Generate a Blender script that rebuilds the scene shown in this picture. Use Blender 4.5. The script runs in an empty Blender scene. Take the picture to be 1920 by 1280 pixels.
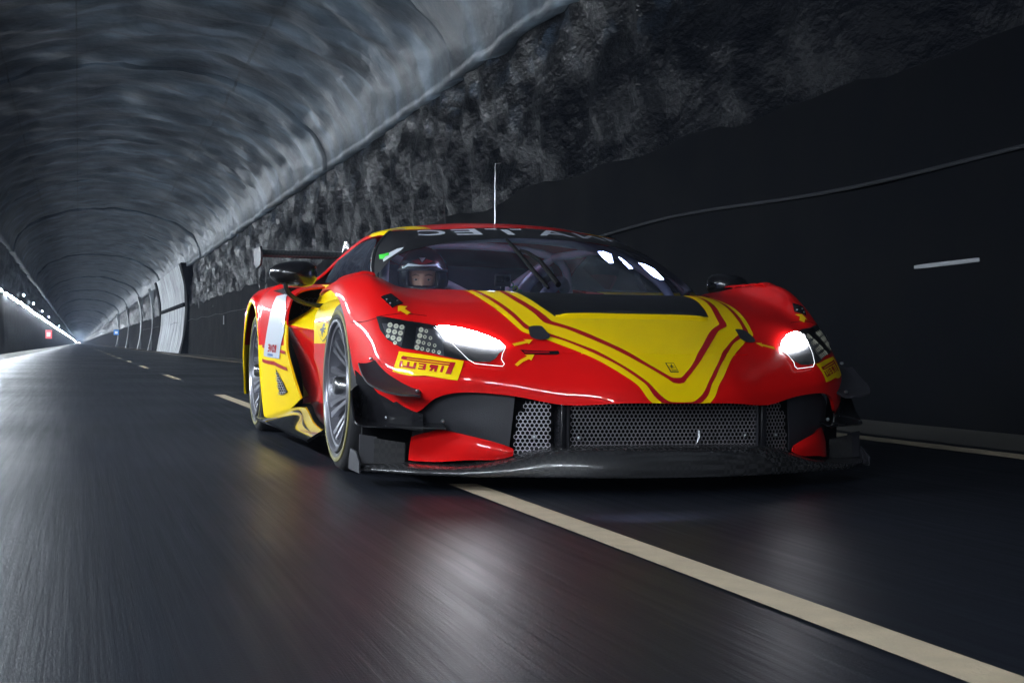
import bpy, bmesh, math, random
import numpy as np
from mathutils import Vector, Matrix
from mathutils.bvhtree import BVHTree
from mathutils.geometry import delaunay_2d_cdt

rnd = random.Random(7)
S = bpy.context.scene
COL = S.collection

# ------------------------------------------------------------------ camera
# measured from symmetric pairs of points on the car (front axle centre = origin, +Y to the tail, X to the right)
CAM = dict(yaw=0.3028149629, pitch=0.0049476255, x=-1.99296384, y=-5.53141685, z=0.49855396, f=2599.467886, roll=0.01212133826)
cd = bpy.data.cameras.new('camera')
cam = bpy.data.objects.new('camera', cd); COL.objects.link(cam)
cd.sensor_width = 36.0; cd.lens = CAM['f'] / 1920 * 36.0
cd.clip_start = 0.05; cd.clip_end = 3000
_f = Vector((math.sin(CAM['yaw']) * math.cos(CAM['pitch']), math.cos(CAM['yaw']) * math.cos(CAM['pitch']), math.sin(CAM['pitch'])))
_r = Vector((math.cos(CAM['yaw']), -math.sin(CAM['yaw']), 0)); _u = _r.cross(_f)
_c, _s = math.cos(CAM['roll']), math.sin(CAM['roll'])
# the picture turns clockwise by roll: camera right axis tips up
R2 = _r * _c + _u * _s; U2 = _u * _c - _r * _s
cam.matrix_world = Matrix(((R2.x, U2.x, -_f.x, CAM['x']), (R2.y, U2.y, -_f.y, CAM['y']), (R2.z, U2.z, -_f.z, CAM['z']), (0, 0, 0, 1)))
S.camera = cam

# ------------------------------------------------------------------ world: the tunnel is closed, outside is a dim evening sky
W = bpy.data.worlds.new('World'); S.world = W; W.use_nodes = True
wn = W.node_tree.nodes; wl = W.node_tree.links
bg = wn['Background']
sky = wn.new('ShaderNodeTexSky'); sky.sky_type = 'NISHITA'; sky.sun_disc = False
sky.sun_elevation = math.radians(1.0); sky.sun_rotation = math.radians(200)
wl.new(sky.outputs[0], bg.inputs[0]); bg.inputs[1].default_value = 0.02
S.view_settings.view_transform = 'Standard'; S.view_settings.look = 'None'
S.view_settings.exposure = 0.3; S.view_settings.gamma = 1.0
S.cycles.use_denoising = True
S.cycles.max_bounces = 8; S.cycles.diffuse_bounces = 3; S.cycles.glossy_bounces = 4
S.cycles.transparent_max_bounces = 12; S.cycles.transmission_bounces = 4
S.cycles.sample_clamp_indirect = 4.0; S.cycles.caustics_reflective = False; S.cycles.caustics_refractive = False
S.cycles.use_light_tree = True

LAMP_POWER = 430.0      # radiance of the tunnel lamp tubes
LAMP_COL = (0.82, 0.91, 1.0)

# ------------------------------------------------------------------ materials
def new_mat(name):
    m = bpy.data.materials.new(name); m.use_nodes = True
    return m, m.node_tree.nodes, m.node_tree.links, m.node_tree.nodes['Principled BSDF']

def principled(name, col, rough=0.5, metal=0.0, coat=0.0, spec=0.5, vary=0.12, vscale=6.0, rvary=0.08, bump=0.0, bscale=60.0, emis=None, estr=0.0, coat_rough=0.04):
    m, n, l, b = new_mat(name)
    tc = n.new('ShaderNodeTexCoord'); no = n.new('ShaderNodeTexNoise')
    no.inputs['Scale'].default_value = vscale; no.inputs['Detail'].default_value = 5
    l.new(tc.outputs['Object'], no.inputs['Vector'])
    mx = n.new('ShaderNodeMix'); mx.data_type = 'RGBA'
    mx.inputs[6].default_value = (*[c * (1 - vary) for c in col], 1); mx.inputs[7].default_value = (*[min(1, c * (1 + vary)) for c in col], 1)
    l.new(no.outputs['Fac'], mx.inputs[0]); l.new(mx.outputs[2], b.inputs['Base Color'])
    mr = n.new('ShaderNodeMapRange'); mr.inputs[3].default_value = max(0.02, rough - rvary); mr.inputs[4].default_value = min(1, rough + rvary)
    l.new(no.outputs['Fac'], mr.inputs[0]); l.new(mr.outputs[0], b.inputs['Roughness'])
    b.inputs['Metallic'].default_value = metal
    b.inputs['Specular IOR Level'].default_value = spec
    b.inputs['Coat Weight'].default_value = coat; b.inputs['Coat Roughness'].default_value = coat_rough
    if bump > 0:
        n2 = n.new('ShaderNodeTexNoise'); n2.inputs['Scale'].default_value = bscale; n2.inputs['Detail'].default_value = 4
        l.new(tc.outputs['Object'], n2.inputs['Vector'])
        bp = n.new('ShaderNodeBump'); bp.inputs['Strength'].default_value = bump; bp.inputs['Distance'].default_value = 0.01
        l.new(n2.outputs['Fac'], bp.inputs['Height']); l.new(bp.outputs[0], b.inputs['Normal'])
    if emis:
        b.inputs['Emission Color'].default_value = (*emis, 1); b.inputs['Emission Strength'].default_value = estr
    return m

def emitter(name, col, strength):
    m, n, l, b = new_mat(name)
    b.inputs['Base Color'].default_value = (0.8, 0.8, 0.8, 1)
    b.inputs['Emission Color'].default_value = (*col, 1); b.inputs['Emission Strength'].default_value = strength
    return m

def glass(name, tint=(0.75, 0.8, 0.9), ior=1.45, refl=1.0, veil=0.0):
    m = bpy.data.materials.new(name); m.use_nodes = True
    n = m.node_tree.nodes; l = m.node_tree.links; n.clear()
    out = n.new('ShaderNodeOutputMaterial'); mix = n.new('ShaderNodeMixShader')
    tr = n.new('ShaderNodeBsdfTransparent'); tr.inputs[0].default_value = (*tint, 1)
    gl = n.new('ShaderNodeBsdfGlossy'); gl.inputs['Roughness'].default_value = 0.02; gl.inputs[0].default_value = (refl, refl, refl, 1)
    fr = n.new('ShaderNodeFresnel'); fr.inputs[0].default_value = ior
    l.new(fr.outputs[0], mix.inputs[0]); l.new(tr.outputs[0], mix.inputs[1]); l.new(gl.outputs[0], mix.inputs[2])
    if veil > 0:      # bluish veil of reflected haze, painted on the pane as diffuse colour
        tc = n.new('ShaderNodeTexCoord'); no = n.new('ShaderNodeTexNoise'); no.inputs['Scale'].default_value = 4.0; no.inputs['Detail'].default_value = 4
        l.new(tc.outputs['Object'], no.inputs['Vector'])
        mr = n.new('ShaderNodeMapRange'); mr.inputs[3].default_value = veil * .7; mr.inputs[4].default_value = veil * 1.3; l.new(no.outputs['Fac'], mr.inputs[0])
        df = n.new('ShaderNodeBsdfDiffuse'); df.inputs[0].default_value = (0.36, 0.40, 0.62, 1); m2 = n.new('ShaderNodeMixShader')
        l.new(mr.outputs[0], m2.inputs[0]); l.new(mix.outputs[0], m2.inputs[1]); l.new(df.outputs[0], m2.inputs[2]); l.new(m2.outputs[0], out.inputs[0])
    else: l.new(mix.outputs[0], out.inputs[0])
    return m

def carbon(name, base=0.012, rough=0.25):
    m, n, l, b = new_mat(name)
    tc = n.new('ShaderNodeTexCoord'); mp = n.new('ShaderNodeMapping'); mp.inputs['Rotation'].default_value = (0, 0, math.radians(45)); mp.inputs['Scale'].default_value = (60, 60, 60)
    l.new(tc.outputs['Object'], mp.inputs['Vector'])
    ck = n.new('ShaderNodeTexChecker'); ck.inputs['Scale'].default_value = 1.0
    ck.inputs['Color1'].default_value = (base, base, base * 1.1, 1); ck.inputs['Color2'].default_value = (base * 2.8, base * 2.8, base * 3.0, 1)
    l.new(mp.outputs[0], ck.inputs['Vector']); l.new(ck.outputs[0], b.inputs['Base Color'])
    mr = n.new('ShaderNodeMapRange'); mr.inputs[3].default_value = rough; mr.inputs[4].default_value = rough + 0.2
    l.new(ck.outputs['Fac'], mr.inputs[0]); l.new(mr.outputs[0], b.inputs['Roughness'])
    b.inputs['Coat Weight'].default_value = 0.6; b.inputs['Coat Roughness'].default_value = 0.12
    return m

M = {}
M['red'] = principled('red_paint', (0.66, 0.006, 0.006), 0.45, coat=0.6, vary=0.06, vscale=3, spec=0.06, coat_rough=0.028)
M['stripe'] = principled('dark_red_vinyl', (0.36, 0.004, 0.012), 0.45, coat=0.25, vary=0.06, spec=0.10)
M['yellow'] = principled('yellow_vinyl', (0.86, 0.60, 0.001), 0.45, coat=0.35, vary=0.05, vscale=3, spec=0.06, coat_rough=0.05)
M['arrow'] = principled('orange_yellow_vinyl', (0.85, 0.5, 0.0), 0.4, coat=0.4, vary=0.04)
M['white'] = principled('white_vinyl', (0.62, 0.66, 0.72), 0.35, coat=0.6, vary=0.05)
M['letter'] = principled('white_letter_vinyl', (0.55, 0.58, 0.66), 0.45, vary=0.03)
M['blue'] = principled('blue_vinyl', (0.02, 0.13, 0.42), 0.4, coat=0.5)
M['green'] = principled('green_tape', (0.04, 0.6, 0.04), 0.5)
M['black'] = principled('black_satin', (0.010, 0.010, 0.013), 0.42, vary=0.2, rvary=0.1)
M['matte'] = principled('black_matte_panel', (0.016, 0.016, 0.022), 0.6, vary=0.25, vscale=14, rvary=0.1, bump=0.15, bscale=300)
M['gloss'] = principled('black_gloss', (0.009, 0.009, 0.011), 0.25, coat=0.45, vary=0.2, spec=0.35)
M['skirt'] = principled('black_mirror_gloss', (0.006, 0.006, 0.007), 0.08, coat=1.0, vary=0.1, rvary=0.03)
M['carbon'] = carbon('carbon_fibre')
M['void'] = principled('dark_void', (0.004, 0.004, 0.005), 0.85, spec=0.1)
M['mesh'] = principled('galvanised_mesh', (0.36, 0.34, 0.37), 0.42, metal=0.7, vary=0.15, vscale=20)
M['rubber'] = principled('tyre_rubber', (0.016, 0.016, 0.018), 0.62, vary=0.25, vscale=20, bump=0.2, bscale=150)
M['tyreband'] = principled('tyre_yellow_band', (0.13, 0.115, 0.02), 0.6, vary=0.15)
M['rim'] = principled('forged_rim', (0.36, 0.36, 0.40), 0.3, metal=0.85, vary=0.1)
M['rimdark'] = principled('rim_barrel', (0.10, 0.10, 0.10), 0.4, metal=0.6)
M['nut'] = principled('centre_lock_nut', (0.55, 0.55, 0.56), 0.25, metal=1.0)
M['disc'] = principled('brake_disc', (0.20, 0.20, 0.19), 0.45, metal=0.8)
M['caliper'] = principled('brake_caliper', (0.30, 0.30, 0.05), 0.4)
M['steel'] = principled('zinc_bolt', (0.5, 0.52, 0.54), 0.3, metal=1.0)
M['glass'] = glass('windscreen_glass', (0.90, 0.92, 0.96), 1.40, veil=0.022)
M['sideglass'] = glass('side_window_glass', (0.6, 0.66, 0.66), 1.45, veil=0.03)
M['lens'] = glass('headlight_cover', (0.92, 0.93, 0.95), 1.4)
M['hl_base'] = principled('headlight_housing', (0.014, 0.016, 0.02), 0.65, vary=0.2, spec=0.2)
M['strip'] = principled('black_vinyl', (0.0065, 0.0065, 0.009), 0.5, vary=0.2, spec=0.3)
M['hl_module'] = principled('headlight_module', (0.05, 0.055, 0.065), 0.35)
M['led'] = principled('led_reflector_cream', (0.75, 0.76, 0.62), 0.25, spec=0.6, vary=0.1, vscale=80, emis=(0.9, 0.95, 0.8), estr=0.10)
M['ledcore'] = principled('led_core', (0.45, 0.44, 0.36), 0.3)
M['drl'] = emitter('headlight_beam', (0.93, 0.95, 1.0), 90.0)
M['drl_line'] = emitter('light_guide', (0.95, 0.96, 1.0), 0.9)
M['windscreen_glow'] = emitter('windscreen_glow', (0.42, 0.53, 1.0), 20.0)
M['cage'] = principled('roll_cage_grey', (0.42, 0.42, 0.46), 0.45, vary=0.1)
M['cabin'] = principled('cabin_black', (0.012, 0.012, 0.016), 0.6, vary=0.2)
M['skin'] = principled('skin', (0.40, 0.22, 0.155), 0.5, vary=0.08, vscale=30, spec=0.35)
M['suit'] = principled('race_suit', (0.03, 0.03, 0.035), 0.8, vary=0.15)
M['helmet'] = principled('helmet_black', (0.008, 0.008, 0.01), 0.25, coat=0.2, spec=0.3)
M['grey'] = principled('grey_plastic', (0.30, 0.31, 0.33), 0.4)
M['eye'] = principled('eye_white', (0.33, 0.30, 0.28), 0.3)
M['iris'] = principled('iris', (0.03, 0.03, 0.03), 0.2)
M['brow'] = principled('eyebrow', (0.12, 0.07, 0.045), 0.8)
M['hose'] = principled('cabin_hose', (0.22, 0.22, 0.26), 0.5)
M['tag'] = principled('yellow_green_tag', (0.45, 0.6, 0.02), 0.5)
M['tag2'] = principled('green_tag', (0.03, 0.3, 0.12), 0.5)
M['driver_fill'] = emitter('driver_fill_panel', (0.75, 0.82, 1.0), 4.0)
M['cabin_fill'] = emitter('cabin_fill_panel', (0.45, 0.60, 1.0), 20.0)
M['wing'] = carbon('wing_carbon', 0.010, 0.3)

# ------------------------------------------------------------------ helpers
def mesh_obj(name, verts, faces, mat, parent=None, smooth=True, angle=40.0, mats=None, fm=None):
    me = bpy.data.meshes.new(name)
    me.from_pydata([tuple(float(c) for c in v) for v in verts], [], [tuple(int(i) for i in f) for f in faces])
    me.update()
    for mm in (mats or [mat]): me.materials.append(mm)
    if fm is not None: me.polygons.foreach_set('material_index', [int(i) for i in fm])
    if smooth:
        me.polygons.foreach_set('use_smooth', [True] * len(me.polygons))
        if angle: me.set_sharp_from_angle(angle=math.radians(angle))
    o = bpy.data.objects.new(name, me); COL.objects.link(o)
    if parent: o.parent = parent
    return o

def empty(name, loc=(0, 0, 0), parent=None):
    o = bpy.data.objects.new(name, None); COL.objects.link(o); o.location = loc; o.empty_display_size = 0.2
    if parent: o.parent = parent
    return o

def tag(o, label=None, cat=None, group=None, kind=None):
    if label: o['label'] = label
    if cat: o['category'] = cat
    if group: o['group'] = group
    if kind: o['kind'] = kind
    return o

class MB:
    """collects shapes into one mesh"""
    def __init__(s): s.v = []; s.f = []
    def add(s, v, f):
        b = len(s.v); s.v += [tuple(map(float, p)) for p in v]; s.f += [tuple(b + i for i in q) for q in f]; return s
    def box(s, c, d, rot=None, bev=0.0):
        x, y, z = (k / 2 for k in d)
        if bev > 0:
            P = []; Fc = []
            bm = bmesh.new(); bmesh.ops.create_cube(bm, size=1.0)
            for v in bm.verts: v.co = Vector((v.co.x * d[0], v.co.y * d[1], v.co.z * d[2]))
            bmesh.ops.bevel(bm, geom=list(bm.edges), offset=bev, segments=2, affect='EDGES', profile=0.5)
            bm.verts.index_update()
            P = [v.co.copy() for v in bm.verts]; Fc = [[v.index for v in f.verts] for f in bm.faces]; bm.free()
        else:
            P = [Vector(q) for q in [(-x, -y, -z), (x, -y, -z), (x, y, -z), (-x, y, -z), (-x, -y, z), (x, -y, z), (x, y, z), (-x, y, z)]]
            Fc = [(0, 3, 2, 1), (4, 5, 6, 7), (0, 1, 5, 4), (1, 2, 6, 5), (2, 3, 7, 6), (3, 0, 4, 7)]
        if rot is not None: P = [rot @ p for p in P]
        return s.add([p + Vector(c) for p in P], Fc)
    def tube(s, pts, r, n=10, cap=True):
        pts = [Vector(p) for p in pts]; rr = r if isinstance(r, (list, tuple)) else [r] * len(pts)
        t0 = (pts[1] - pts[0]).normalized(); up = Vector((0, 0, 1)) if abs(t0.z) < .9 else Vector((1, 0, 0))
        a = t0.cross(up).normalized(); V = []
        for i, p in enumerate(pts):
            t = (pts[min(i + 1, len(pts) - 1)] - pts[max(i - 1, 0)]).normalized()
            a = (a - t * a.dot(t)).normalized(); b = t.cross(a)
            V += [p + (a * math.cos(2 * math.pi * k / n) + b * math.sin(2 * math.pi * k / n)) * rr[i] for k in range(n)]
        Fc = [(i * n + k, i * n + (k + 1) % n, (i + 1) * n + (k + 1) % n, (i + 1) * n + k) for i in range(len(pts) - 1) for k in range(n)]
        if cap: Fc += [tuple(range(n))[::-1], tuple(range((len(pts) - 1) * n, len(pts) * n))]
        return s.add(V, Fc)
    def lathe_x(s, prof, c, n=48, closed=True):
        """profile of (x, r) turned about the X axis through c"""
        V = [(c[0] + x, c[1] + r * math.cos(2 * math.pi * k / n), c[2] + r * math.sin(2 * math.pi * k / n)) for x, r in prof for k in range(n)]
        m = len(prof)
        Fc = [(i * n + k, ((i + 1) % m) * n + k, ((i + 1) % m) * n + (k + 1) % n, i * n + (k + 1) % n) for i in range(m if closed else m - 1) for k in range(n)]
        return s.add(V, Fc)
    def prism(s, poly, d0, d1, frame):
        """2-D polygon extruded from d0 to d1; frame = (origin, ex, ey, ez)"""
        o, ex, ey, ez = [Vector(k) for k in frame]; n = len(poly)
        V = [o + ex * p[0] + ey * p[1] + ez * d for d in (d0, d1) for p in poly]
        Fc = [tuple(range(n))[::-1], tuple(range(n, 2 * n))] + [(i, (i + 1) % n, n + (i + 1) % n, n + i) for i in range(n)]
        return s.add(V, Fc)
    def ellipsoid(s, c, r, nu=24, nv=14):
        V = [(c[0] + r[0] * math.sin(math.pi * i / nv) * math.cos(2 * math.pi * k / nu), c[1] + r[1] * math.sin(math.pi * i / nv) * math.sin(2 * math.pi * k / nu), c[2] + r[2] * math.cos(math.pi * i / nv)) for i in range(nv + 1) for k in range(nu)]
        Fc = [(i * nu + k, (i + 1) * nu + k, (i + 1) * nu + (k + 1) % nu, i * nu + (k + 1) % nu) for i in range(nv) for k in range(nu)]
        return s.add(V, Fc)
    def mirrored(s):
        m = MB(); m.v = [(-x, y, z) for x, y, z in s.v]; m.f = [tuple(q[::-1]) for q in s.f]; return m
    def build(s, name, mat, parent=None, smooth=True, angle=40.0):
        return mesh_obj(name, s.v, s.f, mat, parent, smooth, angle)

def spline(P, t, lim=False):
    """interpolating cubic through rows of P at parameters t (0..n-1)"""
    P = np.asarray(P, float); n = len(P); t = np.asarray(t, float)
    d = P[1:] - P[:-1]; T = np.zeros_like(P)
    if lim:
        a, b = d[:-1], d[1:]; T[1:-1] = np.where(a * b > 0, 2 * a * b / np.where(np.abs(a + b) < 1e-12, 1, a + b), 0)
    else: T[1:-1] = (d[:-1] + d[1:]) / 2
    T[0] = d[0] if n == 2 else 1.5 * d[0] - .5 * T[1]; T[-1] = d[-1] if n == 2 else 1.5 * d[-1] - .5 * T[-2]
    i = np.clip(np.floor(t).astype(int), 0, n - 2); s = t - i
    sh = (len(t),) + (1,) * (P.ndim - 1); s = s.reshape(sh)
    return P[i] * (2 * s ** 3 - 3 * s ** 2 + 1) + T[i] * (s ** 3 - 2 * s ** 2 + s) + P[i + 1] * (3 * s ** 2 - 2 * s ** 3) + T[i + 1] * (s ** 3 - s ** 2)

def smooth_line(pts, n=6, lim=False):
    k = len(pts); return [tuple(p) for p in spline(pts, np.linspace(0, k - 1, (k - 1) * n + 1), lim)]

def px_ray(px, py):
    a0, b0 = px - 960, py - 640; ro = CAM['roll']
    a = a0 * math.cos(ro) + b0 * math.sin(ro); b = -a0 * math.sin(ro) + b0 * math.cos(ro)
    return Vector((CAM['x'], CAM['y'], CAM['z'])), (_f + _r * (a / CAM['f']) - _u * (b / CAM['f'])).normalized()

def at(px, py, **k):
    o, d = px_ray(px, py); a, v = list(k.items())[0]; i = 'xyz'.index(a)
    return o + d * ((v - o[i]) / d[i])

class Surf:
    """smooth surface through a grid of measured points: cols[u][v] = (x, y, z)"""
    def __init__(s, cols, nu=8, nv=8, lim=False, flip=False):
        s.P = np.array(cols, float); s.lim = lim; s.flip = flip
        s.U, s.V = s.P.shape[0], s.P.shape[1]
        s.gu = np.linspace(0, s.U - 1, (s.U - 1) * nu + 1); s.gv = np.linspace(0, s.V - 1, (s.V - 1) * nv + 1)
        A = spline(s.P, s.gu, lim); s.G = np.transpose(spline(np.transpose(A, (1, 0, 2)), s.gv, lim), (1, 0, 2))
        s.nu, s.nv = len(s.gu), len(s.gv)
    def ev(s, u, v):
        u = np.asarray(u, float); v = np.asarray(v, float)
        out = np.zeros((len(u), 3)); A = spline(s.P, np.clip(u, 0, s.U - 1), s.lim)
        for k in range(len(u)): out[k] = spline(A[k], np.clip(v[k:k + 1], 0, s.V - 1), s.lim)[0]
        return out
    def nrm(s, u, v, e=0.02):
        u = np.asarray(u, float); v = np.asarray(v, float)
        du = s.ev(np.minimum(u + e, s.U - 1), v) - s.ev(np.maximum(u - e, 0), v); dv = s.ev(u, np.minimum(v + e, s.V - 1)) - s.ev(u, np.maximum(v - e, 0))
        n = np.cross(du, dv); n /= np.maximum(np.linalg.norm(n, axis=1), 1e-9)[:, None]
        return -n if s.flip else n
    def faces(s):
        nv = s.nv; F = []
        for i in range(s.nu - 1):
            for j in range(nv - 1):
                q = (i * nv + j, (i + 1) * nv + j, (i + 1) * nv + j + 1, i * nv + j + 1)
                F.append(q[::-1] if s.flip else q)
        return F
    def shell(s, name, mat, parent, th=0.006, mirror=False, mats=None, fmfun=None):
        """build the surface as a real sheet with thickness th inwards"""
        V = s.G.reshape(-1, 3); F = s.faces()
        U_, V_ = np.meshgrid(s.gu, s.gv, indexing='ij')
        N = np.zeros_like(s.G); du = np.gradient(s.G, axis=0); dv = np.gradient(s.G, axis=1)
        N = np.cross(du, dv); N /= np.maximum(np.linalg.norm(N, axis=2), 1e-9)[:, :, None]
        if s.flip: N = -N
        B = (s.G - N * th).reshape(-1, 3); n = len(V); nv = s.nv
        F2 = [tuple(n + i for i in q[::-1]) for q in F]
        rim = [i * nv for i in range(s.nu)] + [(s.nu - 1) * nv + j for j in range(1, nv)] + [i * nv + nv - 1 for i in range(s.nu - 2, -1, -1)] + [j for j in range(nv - 2, 0, -1)]
        E = []
        for k in range(len(rim)):
            a, b = rim[k], rim[(k + 1) % len(rim)]
            q = (b, a, n + a, n + b); E.append(q[::-1] if s.flip else q)
        VV = np.vstack([V, B]); FF = F + F2 + E
        fm = None
        if fmfun: 
            base = [fmfun(s.gu[i], s.gv[j], s.G[i, j]) for i in range(s.nu - 1) for j in range(nv - 1)]; fm = base + base + [fmfun(s.gu[a // nv], s.gv[a % nv], s.G[a // nv, a % nv]) for a in rim]
        if mirror:
            VV = VV * np.array([-1, 1, 1]); FF = [q[::-1] for q in FF]
        return mesh_obj(name, VV, FF, mat, parent, True, 50, mats, fm)
    def bvh(s):
        if not hasattr(s, '_b'): s._b = BVHTree.FromPolygons([Vector(p) for p in s.G.reshape(-1, 3)], s.faces())
        return s._b
    def uv(s, px, py, sgn=1):
        """surface coordinates where the line of sight through a photograph pixel meets the surface"""
        o, d = px_ray(px, py)
        if sgn < 0: o = Vector((-o.x, o.y, o.z)); d = Vector((-d.x, d.y, d.z))
        h, nn, fi, dist = s.bvh().ray_cast(o, d)
        if h is None:
            h, nn, fi, dist = s.bvh().find_nearest(o + d * 6.0)
            best = None
            for k in range(300):
                q = o + d * (4.0 + k * .02); r = s.bvh().find_nearest(q)
                if r[0] is not None and (best is None or r[3] < best[3]): best = r
            h, nn, fi, dist = best
        i, j = divmod(fi, s.nv - 1); a = s.G[i, j]; e1 = s.G[i + 1, j] - a; e2 = s.G[i, j + 1] - a
        A = np.stack([e1, e2], 1); c = np.linalg.lstsq(A, np.array(h) - a, rcond=None)[0]
        c = np.clip(c, 0, 1)
        return (s.gu[i] + (s.gu[i + 1] - s.gu[i]) * c[0], s.gv[j] + (s.gv[j + 1] - s.gv[j]) * c[1])
    def patch(s, name, uvpoly, mat, parent, off=0.002, step=0.25, flipx=False, holes=None):
        """vinyl cut to a polygon given in surface coordinates, lying 'off' above the surface"""
        P, T = tri_fill(uvpoly, step)
        p3 = s.ev(P[:, 0], P[:, 1]) + s.nrm(P[:, 0], P[:, 1]) * off
        if flipx: p3 = p3 * np.array([-1, 1, 1])
        # make faces look outwards
        a, b, c = (p3[[t[k] for t in T]] for k in range(3))
        fn = np.cross(b - a, c - a); nn = s.nrm(P[[t[0] for t in T], 0], P[[t[0] for t in T], 1])
        if flipx: nn = nn * np.array([-1, 1, 1])
        T = [t if np.dot(fn[k], nn[k]) > 0 else t[::-1] for k, t in enumerate(T)]
        return mesh_obj(name, p3, T, mat, parent, True, 0)
    def decal(s, name, pts, mat, parent, off=0.002, step=0.25, flipx=False, curve=0, sgn=1):
        if curve: pts = smooth_line(list(pts) + [pts[0]], curve)[:-1]
        return s.patch(name, [s.uv(x, y, sgn) for x, y in pts], mat, parent, off, step, flipx)

def tri_fill(poly, step):
    poly = [tuple(map(float, p)) for p in poly]; Q = []
    for k in range(len(poly)):
        a, b = np.array(poly[k]), np.array(poly[(k + 1) % len(poly)]); m = max(1, int(np.ceil(np.linalg.norm(b - a) / step)))
        for q in range(m): Q.append(a + (b - a) * q / m)
    n = len(Q); P = np.array(Q); lo, hi = P.min(0), P.max(0)
    def inside(x, y):
        c = False; j = n - 1
        for i in range(n):
            if (P[i, 1] > y) != (P[j, 1] > y) and x < (P[j, 0] - P[i, 0]) * (y - P[i, 1]) / (P[j, 1] - P[i, 1]) + P[i, 0]: c = not c
            j = i
        return c
    extra = []
    for x in np.arange(lo[0] + step * .5, hi[0], step):
        for y in np.arange(lo[1] + step * .5, hi[1], step):
            if inside(x, y) and np.min(np.sum((P - (x, y)) ** 2, 1)) > (step * .35) ** 2: extra.append((x, y))
    vs = [Vector(p) for p in list(map(tuple, P)) + extra]
    r = delaunay_2d_cdt(vs, [(i, (i + 1) % n) for i in range(n)], [], 0, 1e-6)
    V = np.array([tuple(v) for v in r[0]]); T = []
    for f in r[2]:
        c = V[list(f)].mean(0)
        if inside(c[0], c[1]): T.append(tuple(f))
    return V, T

def mirror_obj(o, name=None):
    """a mirrored twin of a part (own mesh, x -> -x)"""
    me = o.data; V = [(-v.co.x, v.co.y, v.co.z) for v in me.vertices]; F = [tuple(p.vertices)[::-1] for p in me.polygons]
    fm = [p.material_index for p in me.polygons]
    return mesh_obj(name or o.name.split('.')[0], V, F, None, o.parent, me.polygons[0].use_smooth, 40, list(me.materials), fm)

# ================================================================== THE TUNNEL
from mathutils import noise as NZ
XC = -0.69; HW = 4.5            # centre line (the dashed line) and half width at the wall foot
ZB = 4.78; ZC = 7.0             # foot and crown of the upper lining
Y0, Y1 = -44.0, 2400.0

def mat_lining():
    m, n, l, b = new_mat('sprayed_lining')
    tc = n.new('ShaderNodeTexCoord')
    mp = n.new('ShaderNodeMapping'); mp.inputs['Scale'].default_value = (0.5, 0.75, 0.38); l.new(tc.outputs['Object'], mp.inputs['Vector'])
    n1 = n.new('ShaderNodeTexNoise'); n1.inputs['Scale'].default_value = 1.3; n1.inputs['Detail'].default_value = 3; n1.inputs['Roughness'].default_value = 0.5
    l.new(mp.outputs[0], n1.inputs['Vector'])
    mp2 = n.new('ShaderNodeMapping'); mp2.inputs['Scale'].default_value = (0.5, 0.8, 0.45); l.new(tc.outputs['Object'], mp2.inputs['Vector'])
    n2 = n.new('ShaderNodeTexNoise'); n2.inputs['Scale'].default_value = 1.6; n2.inputs['Detail'].default_value = 2; l.new(mp2.outputs[0], n2.inputs['Vector'])
    mu = n.new('ShaderNodeMath'); mu.operation = 'MULTIPLY'; l.new(n1.outputs['Fac'], mu.inputs[0]); l.new(n2.outputs['Fac'], mu.inputs[1])
    cr = n.new('ShaderNodeValToRGB'); e = cr.color_ramp.elements
    e[0].position = 0.12; e[0].color = (0.010, 0.014, 0.020, 1); e[1].position = 0.43; e[1].color = (0.115, 0.152, 0.19, 1)
    k = e.new(0.26); k.color = (0.038, 0.052, 0.067, 1)
    l.new(mu.outputs[0], cr.inputs[0])
    # caulked joints running along the tunnel
    sx_ = n.new('ShaderNodeSeparateXYZ'); l.new(tc.outputs['Object'], sx_.inputs[0]); last = cr.outputs[0]
    for xs, w, k_ in ((-2.12, .016, .25), (1.50, .03, .45), (-3.6, .02, .4)):
        a_ = n.new('ShaderNodeMath'); a_.operation = 'SUBTRACT'; l.new(sx_.outputs[0], a_.inputs[0]); a_.inputs[1].default_value = xs
        ab = n.new('ShaderNodeMath'); ab.operation = 'ABSOLUTE'; l.new(a_.outputs[0], ab.inputs[0])
        lt = n.new('ShaderNodeMath'); lt.operation = 'LESS_THAN'; l.new(ab.outputs[0], lt.inputs[0]); lt.inputs[1].default_value = w
        ml = n.new('ShaderNodeMath'); ml.operation = 'MULTIPLY'; l.new(lt.outputs[0], ml.inputs[0]); ml.inputs[1].default_value = 1 - k_
        mx = n.new('ShaderNodeMix'); mx.data_type = 'RGBA'; l.new(ml.outputs[0], mx.inputs[0]); l.new(last, mx.inputs[6]); mx.inputs[7].default_value = (0.012, 0.013, 0.015, 1); last = mx.outputs[2]
    l.new(last, b.inputs['Base Color'])
    b.inputs['Roughness'].default_value = 0.5; b.inputs['Specular IOR Level'].default_value = 0.5
    n3 = n.new('ShaderNodeTexNoise'); n3.inputs['Scale'].default_value = 5.0; n3.inputs['Detail'].default_value = 6; l.new(tc.outputs['Object'], n3.inputs['Vector'])
    bp = n.new('ShaderNodeBump'); bp.inputs['Strength'].default_value = 0.5; bp.inputs['Distance'].default_value = 0.05
    l.new(n3.outputs['Fac'], bp.inputs['Height']); l.new(bp.outputs[0], b.inputs['Normal'])
    return m
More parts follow.
